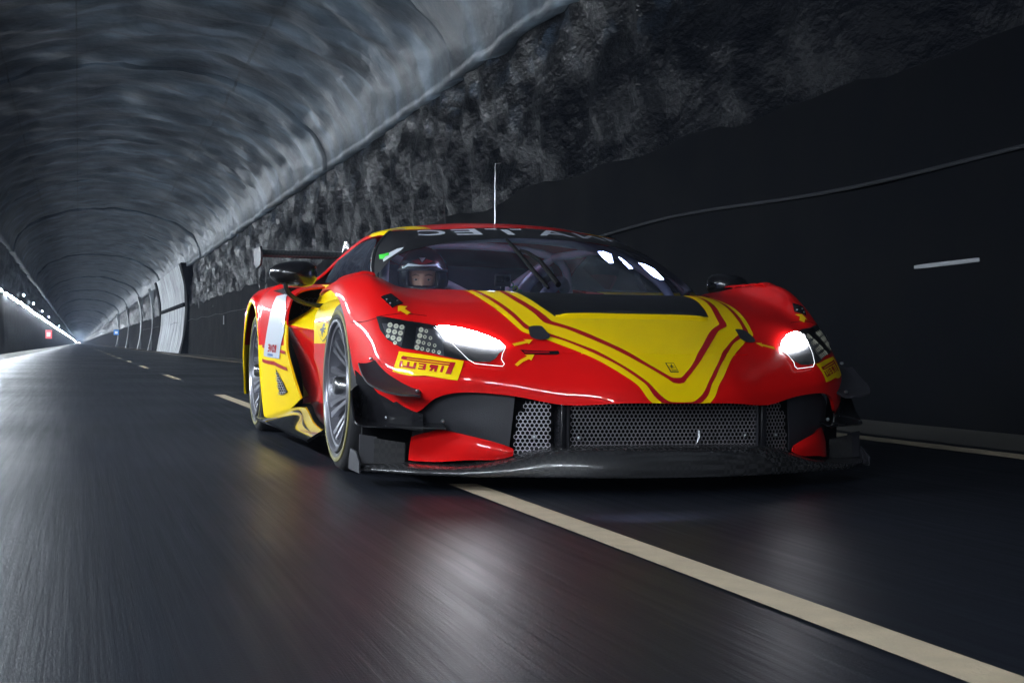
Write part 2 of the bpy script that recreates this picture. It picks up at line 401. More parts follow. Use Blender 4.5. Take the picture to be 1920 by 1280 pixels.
def mat_rock():
    m, n, l, b = new_mat('dark_rock_glints')
    tc = n.new('ShaderNodeTexCoord')
    mp = n.new('ShaderNodeMapping'); mp.inputs['Scale'].default_value = (1, 0.75, 1.3); l.new(tc.outputs['Object'], mp.inputs['Vector'])
    n1 = n.new('ShaderNodeTexNoise'); n1.inputs['Scale'].default_value = 3.0; n1.inputs['Detail'].default_value = 5; n1.inputs['Roughness'].default_value = 0.6; l.new(mp.outputs[0], n1.inputs['Vector'])
    cr = n.new('ShaderNodeValToRGB'); e = cr.color_ramp.elements
    e[0].position = 0.33; e[0].color = (0.0022, 0.0024, 0.0032, 1); e[1].position = 0.60; e[1].color = (0.030, 0.042, 0.060, 1)  # pale end of the ramp puts glints into the rock's colour
    vo = n.new('ShaderNodeTexVoronoi'); vo.inputs['Scale'].default_value = 3.0; l.new(mp.outputs[0], vo.inputs['Vector'])
    sp = n.new('ShaderNodeSeparateColor'); l.new(vo.outputs['Color'], sp.inputs[0])
    mm = n.new('ShaderNodeMath'); mm.operation = 'MULTIPLY'; l.new(sp.outputs[0], mm.inputs[0]); l.new(n1.outputs['Fac'], mm.inputs[1])
    l.new(mm.outputs[0], cr.inputs[0])
    # the rock goes near-black towards the bottom, with a ragged boundary
    sz = n.new('ShaderNodeSeparateXYZ'); l.new(tc.outputs['Object'], sz.inputs[0])
    n4 = n.new('ShaderNodeTexNoise'); n4.inputs['Scale'].default_value = 1.1; n4.inputs['Detail'].default_value = 6; n4.inputs['Roughness'].default_value = 0.65; l.new(tc.outputs['Object'], n4.inputs['Vector'])
    zz = n.new('ShaderNodeMath'); zz.operation = 'MULTIPLY_ADD'; zz.inputs[1].default_value = 2.6; l.new(n4.outputs['Fac'], zz.inputs[0]); l.new(sz.outputs[2], zz.inputs[2])
    zr = n.new('ShaderNodeMapRange'); zr.inputs[1].default_value = 5.05; zr.inputs[2].default_value = 6.0; l.new(zz.outputs[0], zr.inputs[0])
    pm = n.new('ShaderNodeMix'); pm.data_type = 'RGBA'; l.new(zr.outputs[0], pm.inputs[0]); pm.inputs[6].default_value = (0.0028, 0.0034, 0.0050, 1); l.new(cr.outputs[0], pm.inputs[7])
    l.new(pm.outputs[2], b.inputs['Base Color'])
    sr = n.new('ShaderNodeMapRange'); sr.inputs[3].default_value = 0.015; sr.inputs[4].default_value = 0.11; l.new(zr.outputs[0], sr.inputs[0]); l.new(sr.outputs[0], b.inputs['Specular IOR Level'])
    b.inputs['Roughness'].default_value = 0.34
    bp = n.new('ShaderNodeBump'); bp.inputs['Strength'].default_value = 0.8; bp.inputs['Distance'].default_value = 0.10
    l.new(n1.outputs['Fac'], bp.inputs['Height']); l.new(bp.outputs[0], b.inputs['Normal'])
    return m
def mat_road():
    m, n, l, b = new_mat('worn_asphalt')
    tc = n.new('ShaderNodeTexCoord')
    mp = n.new('ShaderNodeMapping'); mp.inputs['Scale'].default_value = (1.0, 0.018, 1); l.new(tc.outputs['Object'], mp.inputs['Vector'])
    n1 = n.new('ShaderNodeTexNoise'); n1.inputs['Scale'].default_value = 26; n1.inputs['Detail'].default_value = 6; n1.inputs['Roughness'].default_value = 0.7; l.new(mp.outputs[0], n1.inputs['Vector'])
    n2 = n.new('ShaderNodeTexNoise'); n2.inputs['Scale'].default_value = 0.5; n2.inputs['Detail'].default_value = 4; l.new(tc.outputs['Object'], n2.inputs['Vector'])
    n3 = n.new('ShaderNodeTexNoise'); n3.inputs['Scale'].default_value = 160; n3.inputs['Detail'].default_value = 3; l.new(tc.outputs['Object'], n3.inputs['Vector'])
    ad = n.new('ShaderNodeMath'); ad.operation = 'ADD'; l.new(n1.outputs['Fac'], ad.inputs[0]); l.new(n2.outputs['Fac'], ad.inputs[1])
    cr = n.new('ShaderNodeMapRange'); cr.inputs[1].default_value = 0.6; cr.inputs[2].default_value = 1.4
    l.new(ad.outputs[0], cr.inputs[0])
    mx = n.new('ShaderNodeMix'); mx.data_type = 'RGBA'; mx.inputs[6].default_value = (0.0055, 0.0065, 0.0098, 1); mx.inputs[7].default_value = (0.015, 0.0172, 0.0245, 1)
    l.new(cr.outputs[0], mx.inputs[0]); l.new(mx.outputs[2], b.inputs['Base Color'])
    rr = n.new('ShaderNodeMapRange'); rr.inputs[1].default_value = 0.6; rr.inputs[2].default_value = 1.4; rr.inputs[3].default_value = 0.48; rr.inputs[4].default_value = 0.27
    l.new(ad.outputs[0], rr.inputs[0]); l.new(rr.outputs[0], b.inputs['Roughness'])
    b.inputs['Specular IOR Level'].default_value = 0.15
    ad2 = n.new('ShaderNodeMath'); ad2.operation = 'MULTIPLY_ADD'; ad2.inputs[1].default_value = 0.25
    l.new(n3.outputs['Fac'], ad2.inputs[0]); l.new(n1.outputs['Fac'], ad2.inputs[2])
    bp = n.new('ShaderNodeBump'); bp.inputs['Strength'].default_value = 0.30; bp.inputs['Distance'].default_value = 0.006
    l.new(ad2.outputs[0], bp.inputs['Height']); l.new(bp.outputs[0], b.inputs['Normal'])
    return m
T_LIN = mat_lining(); T_ROCK = mat_rock(); T_ROAD = mat_road()
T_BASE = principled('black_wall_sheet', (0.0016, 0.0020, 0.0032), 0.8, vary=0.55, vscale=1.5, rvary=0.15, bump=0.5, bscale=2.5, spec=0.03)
T_PAINT = principled('worn_road_paint', (0.46, 0.375, 0.26), 0.6, vary=0.28, vscale=14, bump=0.2, bscale=120)
T_VERGE = principled('dusty_verge', (0.030, 0.026, 0.020), 0.8, vary=0.35, vscale=2.0, bump=0.4, bscale=20)
def mat_bay():
    m, n, l, b = new_mat('limed_concrete')
    tc = n.new('ShaderNodeTexCoord'); mp = n.new('ShaderNodeMapping'); mp.inputs['Scale'].default_value = (0.6, 0.9, 0.14); l.new(tc.outputs['Object'], mp.inputs['Vector'])
    n1 = n.new('ShaderNodeTexNoise'); n1.inputs['Scale'].default_value = 2.2; n1.inputs['Detail'].default_value = 6; n1.inputs['Roughness'].default_value = 0.65; l.new(mp.outputs[0], n1.inputs['Vector'])
    cr = n.new('ShaderNodeValToRGB'); e = cr.color_ramp.elements; e[0].position = .38; e[0].color = (0.03, 0.034, 0.038, 1); e[1].position = .64; e[1].color = (0.42, 0.45, 0.48, 1)
    l.new(n1.outputs['Fac'], cr.inputs[0]); l.new(cr.outputs[0], b.inputs['Base Color']); b.inputs['Roughness'].default_value = .55
    bp = n.new('ShaderNodeBump'); bp.inputs['Strength'].default_value = .6; bp.inputs['Distance'].default_value = .08; l.new(n1.outputs['Fac'], bp.inputs['Height']); l.new(bp.outputs[0], b.inputs['Normal'])
    return m
T_BAY = mat_bay()
T_CABLE = principled('cable_sheath', (0.012, 0.013, 0.017), 0.6, spec=0.2)
T_HOUS = principled('lamp_housing', (0.10, 0.10, 0.11), 0.45)
T_TUBE = emitter('lamp_tube', LAMP_COL, LAMP_POWER)
T_SPOT = emitter('blue_white_lamp', (0.7, 0.85, 1.0), 40)
T_MARK = principled('reflector_white', (0.16, 0.165, 0.18), 0.6)
T_SIGNR = principled('sign_red', (0.55, 0.03, 0.04), 0.4, emis=(1.0, 0.25, 0.3), estr=0.5)
T_SIGNB = principled('sign_blue', (0.03, 0.16, 0.5), 0.4, emis=(0.1, 0.4, 1.0), estr=0.5)
T_SIGNW = principled('sign_white', (0.7, 0.7, 0.7), 0.4, emis=(0.9, 0.9, 1.0), estr=0.4)

def sheet(name, x0, x1, z, mat, y0=Y0, y1=Y1, parent=None, kind='structure'):
    o = mesh_obj(name, [(x0, y0, z), (x1, y0, z), (x1, y1, z), (x0, y1, z)], [(0, 1, 2, 3)], mat, parent, False)
    if kind and not parent: o['kind'] = kind
    return o
GROUND = sheet('ground', XC - 5.3, XC + 5.3, -0.012, T_VERGE)
ROAD = sheet('road', XC - 3.33, XC + 3.33, 0.0, T_ROAD)
for k in range(62):
    a = -3.95 + 9.15 * k
    if k == 0: sheet('lane_dash', -.705, -.600, 0.004, T_PAINT, a, -.66, ROAD)
    else: sheet('lane_dash', -.705, -.600, 0.004, T_PAINT, a + .25, a + 3.3, ROAD)
sheet('lane_dash', -.705, -.600, 0.004, T_PAINT, -12.9, -9.9, ROAD)
sheet('edge_line', XC + 2.97, XC + 3.17, 0.004, T_PAINT, Y0, Y1, ROAD)

def stations(y0, y1, fine):
    ys = [y0]
    while ys[-1] < y1:
        d = max(0.0, ys[-1] - 30); ys.append(min(y1, ys[-1] + fine * (1 + d * 0.035)))
    return ys
# upper lining, cast in rings of 12 m: each ring a part of its own
LIN = empty('tunnel_lining'); LIN['kind'] = 'structure'
y = Y0; k = 0
while y < Y1:
    L = 12.0 if y < 200 else 24.0 if y < 600 else 100.0
    fine = 0.30 if y < 45 else 0.5 if y < 110 else 1.2 if y < 200 else 4.0 if y < 600 else 25.0
    off = 0.035 * ((k * 37) % 3 - 1) + .004 * (k % 2); ny = int(L / fine); na = 56 if y < 110 else 30
    V = []; F = []
    for i in range(ny + 1):
        yy = y + (L + .04) * i / ny
        for j in range(na + 1):
            t = math.pi * j / na; a = 4.34 + off; c = ZC - ZB + off
            x = XC + a * math.cos(t); z = ZB + c * abs(math.sin(t)) ** .92
            nx, nz = math.cos(t) / a, math.sin(t) / c; q = math.hypot(nx, nz)
            s = a * t
            d = 0.10 * NZ.noise(Vector((s * .62, yy * .80, 3.1))) + 0.10 * NZ.noise(Vector((s * 1.1, yy * 1.6, 9.7))) + 0.05 * NZ.noise(Vector((s * 1.9, yy * 2.6, 4.7))) + 0.06 * NZ.noise(Vector((s * .3, yy * .25, 1.7)))
            d *= min(1, (1 - abs(math.cos(t))) * 12 + .35); zw = max(0, abs(math.cos(t)) - .93) / .07 * (.07 * NZ.noise(Vector((yy * .9, 0, 6.1))) + .05 * NZ.noise(Vector((yy * 2.3, 3, 6.1))))
            V.append((x - nx / q * d, yy, z - nz / q * d + zw))
    for i in range(ny):
        for j in range(na): F.append((i * (na + 1) + j, i * (na + 1) + j + 1, (i + 1) * (na + 1) + j + 1, (i + 1) * (na + 1) + j))
    b = len(V)                       # ring end face
    for j in range(na + 1):
        v = V[j]; V.append((XC + (v[0] - XC) * 1.05, v[1] + .002, ZB + (v[2] - ZB) * 1.1 + .02))
    for j in range(na): F.append((j, b + j, b + j + 1, j + 1))
    n0 = len(V)
    # lower edge returns outwards so the shell reads as a thick lining standing off the rock
    for e, sg in ((0, 1), (na, -1)):
        b = len(V)
        for i in range(ny + 1):
            v = V[i * (na + 1) + e]; V.append((v[0] + sg * .35, v[1], v[2] + .10))
        for i in range(ny): F.append((i * (na + 1) + e, (i + 1) * (na + 1) + e, b + i + 1, b + i) if sg > 0 else (i * (na + 1) + e, b + i, b + i + 1, (i + 1) * (na + 1) + e))
    mesh_obj('lining_ring', V, F, T_LIN, LIN, True, 0)
    y += L; k += 1

# rock band under the lining and the black-sheeted lower wall, both sides
for sx, nm in ((-1, 'left'), (1, 'right')):
    ys = stations(Y0, Y1, 0.16 if sx > 0 else 0.4); nz = 18
    V = []; F = []
    for yy in ys:
        for j in range(nz + 1):
            z = 2.2 + 2.95 * j / nz
            d = 0.16 * NZ.noise(Vector((yy * 1.1, z * 1.4, 5.5 * sx))) + 0.10 * NZ.noise(Vector((yy * 2.7, z * 3.2, 2.2))) + .06 * NZ.noise(Vector((yy * .2, z * .6, 7)))
            V.append((XC + sx * (HW + .10 + d), yy, z))
    for i in range(len(ys) - 1):
        for j in range(nz):
            q = (i * (nz + 1) + j, i * (nz + 1) + j + 1, (i + 1) * (nz + 1) + j + 1, (i + 1) * (nz + 1) + j)
            F.append(q[::-1] if sx < 0 else q)
    o = mesh_obj('wall_rock_' + nm, V, F, T_ROCK, None, True, 0); o['kind'] = 'structure'
    ys = stations(Y0, Y1, 0.4); nz = 8; V = []; F = []
    for yy in ys:
        edge = 2.62 + .16 * NZ.noise(Vector((yy * .45, 0, sx))) + .07 * NZ.noise(Vector((yy * 1.6, 4, sx)))
        for j in range(nz + 1):
            z = edge * j / nz
            V.append((XC + sx * (HW - .02 - .05 * (1 - j / nz) + .035 * NZ.noise(Vector((yy * .6, z, 3))) + .02 * NZ.noise(Vector((yy * 2.0, z * .3, 8)))), yy, z - .012 * (j == 0)))
    for i in range(len(ys) - 1):
        for j in range(nz):
            q = (i * (nz + 1) + j, i * (nz + 1) + j + 1, (i + 1) * (nz + 1) + j + 1, (i + 1) * (nz + 1) + j)
            F.append(q[::-1] if sx < 0 else q)
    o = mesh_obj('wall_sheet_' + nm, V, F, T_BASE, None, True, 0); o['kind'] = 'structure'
# far end
o = mesh_obj('tunnel_end', [(XC - 6, Y1, -1), (XC + 6, Y1, -1), (XC + 6, Y1, 7.5), (XC - 6, Y1, 7.5)], [(0, 1, 2, 3)], T_BASE, None, False); o['kind'] = 'structure'
o = mesh_obj('tunnel_back', [(XC - 6, Y0, -1), (XC - 6, Y0, 7.5), (XC + 6, Y0, 7.5), (XC + 6, Y0, -1)], [(0, 1, 2, 3)], T_BASE, None, False); o['kind'] = 'structure'

# wall lamps on the left: housing + tube, copied along the wall
hm = MB().box((0, 0, .06), (.12, 1.72, .04)).box((-.05, 0, -.01), (.03, 1.72, .10)); tm = MB().box((.005, 0, .005), (.07, 1.62, .06), None, .015)
bm_ = MB().box((-.08, 0, .0), (.08, .12, .05))
LX = XC - HW + .12; LZ = 2.62
proto = tag(empty('tunnel_lamp', (LX, -38.0, LZ)), 'white strip lamp on a bracket in the row along the wall beside the verge', 'lamp', 'strip lamps along the tunnel wall')
parts = [hm.build('lamp_housing', T_HOUS, proto, False), tm.build('lamp_tube', T_TUBE, proto, False), bm_.build('lamp_bracket', T_HOUS, proto, False)]
def copy_thing(root, loc, kids=None):
    r = root.copy(); COL.objects.link(r); r.location = loc
    for c in (kids if kids is not None else list(root.children)):
        d = c.copy(); COL.objects.link(d); d.parent = r
    return r
yl = -34.0; k = 0
while yl < 700:
    copy_thing(proto, (LX + rnd.uniform(-.03, .03), yl, LZ + rnd.uniform(-.04, .04)), parts if yl < 130 else parts[:2])
    yl += 3.0 if k % 6 != 3 else 5.0; k += 1
fl = MB()
while yl < 2300:
    fl.box((LX, yl, LZ), (.07, 1.62, .06)); yl += 3.3
tag(fl.build('far_lamp_row', T_TUBE, None, False), 'far end of the wall lamp row merging into one bright line', 'lamps', None, 'stuff')
# small bluish bulkhead lamps a little higher up
b0 = None
for k, yl in enumerate((79.0, 97.0, 121.0, 150.0, 230.0)):
    r = tag(empty('bulkhead_lamp', (XC - HW + .14, yl, 3.22)), 'small round bluish bulkhead lamp standing clear above the row of strip lamps', 'lamp', 'bulkhead lamps above the strip lamps')
    if b0 is None: b0 = (MB().ellipsoid((0, 0, 0), (.05, .07, .07), 12, 8).build('lamp_globe', T_SPOT, r), MB().box((-.10, 0, 0), (.08, .15, .15), None, .02).build('lamp_base', T_HOUS, r, False))
    else:
        for c in b0:
            d = c.copy(); COL.objects.link(d); d.parent = r

# cable slung along the right-hand wall
pts = []; yy = -2.0
while yy < 130:
    ph = (yy % 7.0) / 7.0
    pts.append((XC + HW - .075, yy, 1.84 - .05 * math.sin(math.pi * ph) ** 2 + .015 * math.sin(yy)))
    yy += .5
tag(MB().tube(pts, .015, 6).build('slung_cable', T_CABLE), 'long black cable slung along the black wall beyond the car', 'cable')
# reflector boards on the wall
tag(MB().box((XC + HW - .04, 2.79, 1.125), (.02, .78, .030), Matrix.Rotation(-.015, 3, 'X'), .004).build('wall_reflector', T_MARK), 'thin pale horizontal reflector strip on the black wall', 'reflector')
tag(MB().box((XC + HW - .12, 52.5, 1.52), (.02, .28, .36), None, .004).build('wall_reflector', T_MARK), 'short upright pale reflector on the wall before the limed concrete bay', 'reflector')
# limed concrete bay far down on the right: a curved stretch of lining brought down to the ground
def bay_profile(z): return spline([[4.10], [4.30], [4.42], [4.42], [4.30], [4.05]], [z])[0][0]
def curved_bay(name, y0, y1, n, mat, parent, wob=.06, proud=0.0):
    ys_ = np.linspace(y0, y1, n + 1); V = []; F = []; m = 16
    for yy in ys_:
        for j in range(m + 1):
            q = j / m; V.append((XC + bay_profile(q * 5) - proud + wob * NZ.noise(Vector((yy * .5, q * 4, 2))), yy, -.01 + 5.0 * q))
    for i in range(n):
        for j in range(m): F.append((i * (m + 1) + j, i * (m + 1) + j + 1, (i + 1) * (m + 1) + j + 1, (i + 1) * (m + 1) + j))
    for e in (0, n):
        b = len(V)
        for j in range(m + 1): v = V[e * (m + 1) + j]; V.append((XC + HW + .45, v[1], v[2]))
        for j in range(m): F.append((e * (m + 1) + j, b + j, b + j + 1, e * (m + 1) + j + 1) if e == 0 else (e * (m + 1) + j, e * (m + 1) + j + 1, b + j + 1, b + j))
    return mesh_obj(name, V, F, mat, parent, True, 45)
bay = tag(empty('concrete_bay', (0, 0, 0)), 'pale lime-streaked curved concrete bay standing out of the dark wall down the tunnel', 'wall bay')
curved_bay('bay_wall', 74.5, 99, 26, T_BAY, bay, .08)
curved_bay('bay_collar', 72.6, 74.45, 4, T_BASE, bay, .05, .06)
curved_bay('bay_collar', 99.05, 101, 4, T_BASE, bay, .05, .06)
MB().box((XC + HW - .16, 86.0, 2.75), (.12, 22.0, .22), None, .02).build('cable_tray', T_BASE, bay)
for yy, w, lb in ((112, 1.0, 'narrow pale concrete rib, first beyond the limed bay'), (133, 2.2, 'broad pale concrete rib, second beyond the limed bay'), (170, 1.6, 'pale concrete rib, third beyond the limed bay'), (215, 4, 'widest pale concrete rib, fourth beyond the limed bay')):
    tag(curved_bay('concrete_rib', yy, yy + w, 3, T_BAY, None, .03, -.02), lb, 'wall rib', 'concrete ribs far down the wall')
# signs far down
def sign(px, py, x, w, h, mat, label, col2=T_SIGNW):
    p = at(px, py, x=x); r = tag(empty('wall_sign', (p.x, p.y, p.z)), label, 'sign')
    MB().box((0, 0, 0), (w, .04, h), None, .01).build('sign_board', mat, r)
    MB().box((0, -.024, -.02 * h), (w * .55, .01, h * .5)).build('sign_panel', col2, r, False)
    MB().box((w * .4 * (1 if x > 0 else -1), .05, 0), (w * .6, .06, .06)).build('sign_bracket', T_HOUS, r, False)
sign(91, 626.5, -4.85, .65, .85, T_SIGNR, 'small red and white lit sign on the wall below the row of lamps')
sign(218, 623, 3.4, .75, .75, T_SIGNB, 'small square blue lit sign on the dark wall far down')
# ================================================================== THE CAR
CAR = tag(empty('race_car'), 'red and yellow racing coupe with headlights on, straddling the dashed lane line', 'race car')

# ---- front clamshell: measured lines from the cowl forward to the lower lip, centre to wheel arch
C = []
C.append([(0, -.40, .715), (0, -.50, .690), (0, -.60, .660), (0, -.70, .622), (0, -.83, .562), (0, -.945, .502), (0, -1.04, .437), (0, -1.105, .375), (0, -1.125, .315)])
C.append([(.2, y + .014, z) for x, y, z in C[0]])
C[1][0] = (.2, -.375, .717)
C.append([(.39, -.29, .722), (.39, -.42, .703), (.39, -.54, .668), (.395, -.66, .618), (.405, -.78, .553), (.40, -.87, .497), (.395, -.955, .430), (.39, -1.01, .365), (.385, -1.02, .305)])
C.append([(.55, -.07, .735), (.55, -.25, .712), (.55, -.41, .682), (.555, -.56, .635), (.555, -.69, .575), (.55, -.805, .512), (.55, -.885, .440), (.55, -.93, .385), (.55, -.935, .333)])
C.append([(.66, .17, .744), (.67, -.08, .730), (.68, -.27, .702), (.69, -.44, .657), (.695, -.57, .602), (.70, -.69, .54), (.70, -.805, .46), (.70, -.855, .40), (.70, -.855, .343)])
C.append([(.75, .32, .755), (.765, .06, .752), (.775, -.14, .735), (.78, -.31, .696), (.78, -.45, .640), (.785, -.575, .570), (.785, -.715, .475), (.785, -.785, .395), (.785, -.785, .322)])
C.append([(.84, .40, .770), (.845, .12, .784), (.855, -.06, .780), (.86, -.22, .746), (.865, -.375, .680), (.868, -.50, .595), (.872, -.625, .49), (.868, -.70, .385), (.85, -.71, .265)])
C.append([(.91, .42, .770), (.91, .14, .792), (.915, -.04, .792), (.92, -.18, .762), (.93, -.30, .695), (.938, -.415, .605), (.945, -.515, .50), (.945, -.585, .41), (.93, -.61, .315)])
C.append([(.975, .44, .750), (.98, .17, .768), (.985, .0, .762), (.99, -.13, .72), (.99, -.235, .655), (.992, -.32, .572), (.992, -.385, .49), (.99, -.43, .42), (.975, -.46, .35)])
C.append([(1.0, .46, .722), (1.005, .22, .735), (1.01, .04, .714), (1.01, -.10, .672), (1.01, -.20, .61), (1.01, -.27, .54), (1.005, -.315, .47), (1.0, -.345, .41), (.985, -.365, .36)])
cols = [[(-x, y, z) for x, y, z in c] for c in C[:0:-1]] + C
CLAM = Surf(cols, nu=9, nv=9, flip=True)
UC = len(C) - 1                      # u of the centre line
CLAM.shell('front_clamshell', M['red'], CAR, th=0.012)

def sym_poly(left_pts):
    """polygon from a left outline (pixels) ending at the centre line, mirrored about it"""
    L = [CLAM.uv(x, y) for x, y in left_pts]
    L = [(min(u, UC), v) for u, v in L]
    return L + [(2 * UC - u, v) for u, v in L[::-1]]

# yellow livery on the bonnet: outline measured on the photograph
outer = smooth_line([(869, 546), (882.5, 550.6), (912.5, 568.8), (940, 588.8), (960, 606), (972.5, 617.5), (980, 623), (991, 627), (1010, 632), (1027.5, 638.8), (1060, 651), (1087.5, 661.5), (1125, 678.4), (1173, 706.9), (1197, 724.4), (1210, 741.9), (1222, 756)], 3)
inner_up = smooth_line([(947.5, 545), (966, 548.8), (991, 561), (1016, 577.5), (1040, 594.4)], 4)
poly = [CLAM.uv(*p) for p in outer]
vlip = 8.0
left = [(u, v) for u, v in poly] ; left[-1] = (left[-1][0], vlip)
inn = [CLAM.uv(*p) for p in inner_up]
vent_v = inn[-1][1]
# left arm + centre, then mirrored
full = inn + [(UC, vent_v)] + [(2 * UC - u, v) for u, v in inn[::-1]][1:]
ring = left + [(2 * UC - u, v) for u, v in left[::-1]] + full[::-1]
CLAM.patch('bonnet_stripe_field', ring, M['yellow'], CAR, off=0.0030, step=0.15)

def band(e1, e2, name, mat, off, n=3):
    a = [CLAM.uv(*p) for p in smooth_line(e1, n)]; b = [CLAM.uv(*p) for p in smooth_line(e2, n)]
    return a, b
def joined_band(e1, e2, name):
    a = [(min(u, UC), v) for u, v in (CLAM.uv(*p) for p in smooth_line(e1, 3))]; b = [(min(u, UC), v) for u, v in (CLAM.uv(*p) for p in smooth_line(e2, 3))]
    a[-1] = (UC, min(a[-1][1], vlip)); b[-1] = (UC, min(b[-1][1], vlip))
    pl = a + [(2 * UC - u, v) for u, v in a[-2::-1]] + [(2 * UC - u, v) for u, v in b] + b[-2::-1]
    return CLAM.patch(name, pl, M['stripe'], CAR, off=0.0044, step=0.15)
joined_band([(880, 545.2), (898.8, 552.5), (930, 571), (955, 590), (972.5, 606), (982.5, 616), (991, 619.8), (1010, 625), (1032, 632.5), (1060, 641), (1100, 657.5), (1122.8, 668), (1160, 687), (1196, 711), (1212.5, 724), (1225.6, 742), (1241, 755), (1262, 761)],
            [(888.8, 545.2), (912.5, 555), (940, 571), (963.8, 588.8), (981, 605), (995, 615), (1010, 620.5), (1027.5, 626), (1060, 637.0), (1100, 652.0), (1122.8, 661.5), (1173, 689.4), (1200, 707), (1216.9, 720), (1234, 737.5), (1250, 750.5), (1262, 754)], 'bonnet_stripe_line')
joined_band([(927.5, 545.2), (940, 550), (962.5, 563.8), (985, 577.5), (1001, 588.8), (1013.8, 601), (1022.5, 607), (1032.5, 610), (1060, 617.5), (1100, 633.8), (1151.3, 656), (1206, 685), (1245, 707.5), (1256.3, 715), (1264, 720)],
            [(936.3, 545.2), (955, 552.5), (980, 566), (1005, 581), (1022.5, 593.8), (1032.5, 602.5), (1040, 605.6), (1067.5, 613.8), (1100, 626), (1151, 648.5), (1182, 664), (1216.9, 685), (1245, 701), (1256.3, 707.5), (1264, 710)], 'bonnet_stripe_line')

# ---- radiator outlet in the bonnet: recessed black duct with a raised yellow lip and louvre fins
vv = [inn[0][1], vent_v]
duct = inn + [(UC, vent_v + 0.0)] + [(2 * UC - u, v) for u, v in inn[::-1]][1:]
top_edge = [(2 * UC - inn[0][0], 0.0), (inn[0][0], 0.0)]
CLAM.patch('bonnet_duct', duct + top_edge, M['strip'], CAR, off=0.0016, step=0.22)
uL, uR = inn[-1][0], 2 * UC - inn[-1][0]
mb = MB(); us = np.linspace(uL + .03, uR - .03, 49)
base = CLAM.ev(us, np.full(49, vent_v + .02)); nr = CLAM.nrm(us, np.full(49, vent_v + .02))
prof = [(-.012, .002), (-.004, .013), (.010, .013), (.030, .003), (.030, -.004), (-.012, -.004)]
for k in range(48):
    pass
Vv = []; Ff = []
for k in range(49):
    e = math.sin(math.pi * min(1, min(k, 48 - k) / 3.0) / 2) if k not in (0, 48) else 0.15
    t = np.array([0, -.78, -.62])
    for (a, b) in prof: Vv.append(base[k] + t * a * 1.1 + nr[k] * b * (e if b > 0 else 1))
for k in range(48):
    for q in range(6): Ff.append((k * 6 + q, k * 6 + (q + 1) % 6, (k + 1) * 6 + (q + 1) % 6, (k + 1) * 6 + q)[::-1])
Ff += [tuple(range(6)), tuple(range(48 * 6, 49 * 6))[::-1]]
mesh_obj('bonnet_duct_lip', Vv, Ff, M['yellow'], CAR, True, 50)
mb = MB()
for u in np.linspace(uL + .25, uR - .25, 86):
    p = CLAM.ev([u], [vent_v - .13])[0]; q = CLAM.ev([u], [vent_v - .34])[0]
    mb.add([p + (-.0015, 0, .002), p + (.0015, 0, .002), q + (.0015, 0, .004), q + (-.0015, 0, .004), p + (-.0015, 0, .008), p + (.0015, 0, .008), q + (.0015, 0, .010), q + (-.0015, 0, .010)],
           [(4, 5, 6, 7), (0, 1, 5, 4), (1, 2, 6, 5), (2, 3, 7, 6), (3, 0, 4, 7)])
tag(mb.build('duct_louvre', M['black'], CAR, False), kind='stuff')

# panel gap across the nose and small bonnet hardware
def px_tube(pts, r, name, mat, off=0.003, sgn=0, n=6):
    uvs = [CLAM.uv(*p) for p in smooth_line(pts, 4)]; u = [a for a, b in uvs]; v = [b for a, b in uvs]
    p3 = CLAM.ev(u, v) + CLAM.nrm(u, v) * off
    o = MB().tube([tuple(p) for p in p3], r, n).build(name, mat, CAR)
    return o
def seam_bead(pts, mat, both_sides):
    uvs = [CLAM.uv(x, y) for x, y in smooth_line(pts, 4)]
    su = [u for u, v in uvs]; sv = [v for u, v in uvs]
    if both_sides == 'join': su = su + [2 * UC - u for u in su[::-1]]; sv = sv + sv[::-1]
    p3 = CLAM.ev(su, sv) + CLAM.nrm(su, sv) * 0.0005
    MB().tube([tuple(p) for p in p3], 0.0036, 6).build('bonnet_seam', mat, CAR)
    if both_sides == 'pair': MB().tube([(-p[0], p[1], p[2]) for p in p3], 0.0036, 6).build('bonnet_seam', mat, CAR)
seam_bead([(1090, 662), (1150, 663.5), (1200, 665), (1240, 666)], M['yellow'], 'join')
seam_bead([(1050, 661), (1070, 661.4), (1086, 661.8)], M['red'], 'pair')

for gp in ([(657, 604), (672, 604), (690, 601), (706, 596)], [(706, 594), (730, 590), (760, 588), (800, 592)]):
    uvs = [CLAM.uv(*p) for p in smooth_line(gp, 4)]; p3 = CLAM.ev([u for u, v in uvs], [v for u, v in uvs]) + 0
    for s_ in (1, -1): MB().tube([(s_ * q[0], q[1], q[2]) for q in p3], .0014, 5).build('panel_gap', M['void'], CAR)
PIN = [(991, 617), (1000, 614.3), (1013, 614.5), (1018, 617.5), (1025, 626), (1031, 632), (1029, 637.5), (1020, 640), (1006, 639.5), (995, 635), (992, 626)]
for fx in (False, True): CLAM.decal('bonnet_pin_cover', PIN, M['matte'], CAR, off=0.009, step=0.15, flipx=fx, curve=2)
SLOT = [(975, 656.5), (1047, 658.5), (1049.5, 664), (1046, 665.5), (984, 664.5)]
CLAM.decal('tow_slot', SLOT, M['void'], CAR, off=0.003, step=0.15)
CLAM.decal('tow_strap', [(981, 660.2), (1029, 660.8), (1031, 664.0), (985, 663.6)], M['stripe'], CAR, off=0.0055, step=0.15)
HATCH = [(714, 558), (733, 551.5), (756, 570), (736, 578.5)]
for fx in (False, True):
    h_ = CLAM.decal('fender_hatch', HATCH, M['gloss'], CAR, off=0.004, step=0.12, flipx=fx)
    for (hx, hy) in ((726, 563), (732, 570), (745, 565.5)):
        q = CLAM.uv(hx, hy); p = CLAM.ev([q[0]], [q[1]])[0] + CLAM.nrm([q[0]], [q[1]])[0] * .005
        m_ = MB().ellipsoid(p, (.004, .004, .003), 8, 6)
        (m_.mirrored() if fx else m_).build('latch_bolt', M['steel'], h_)
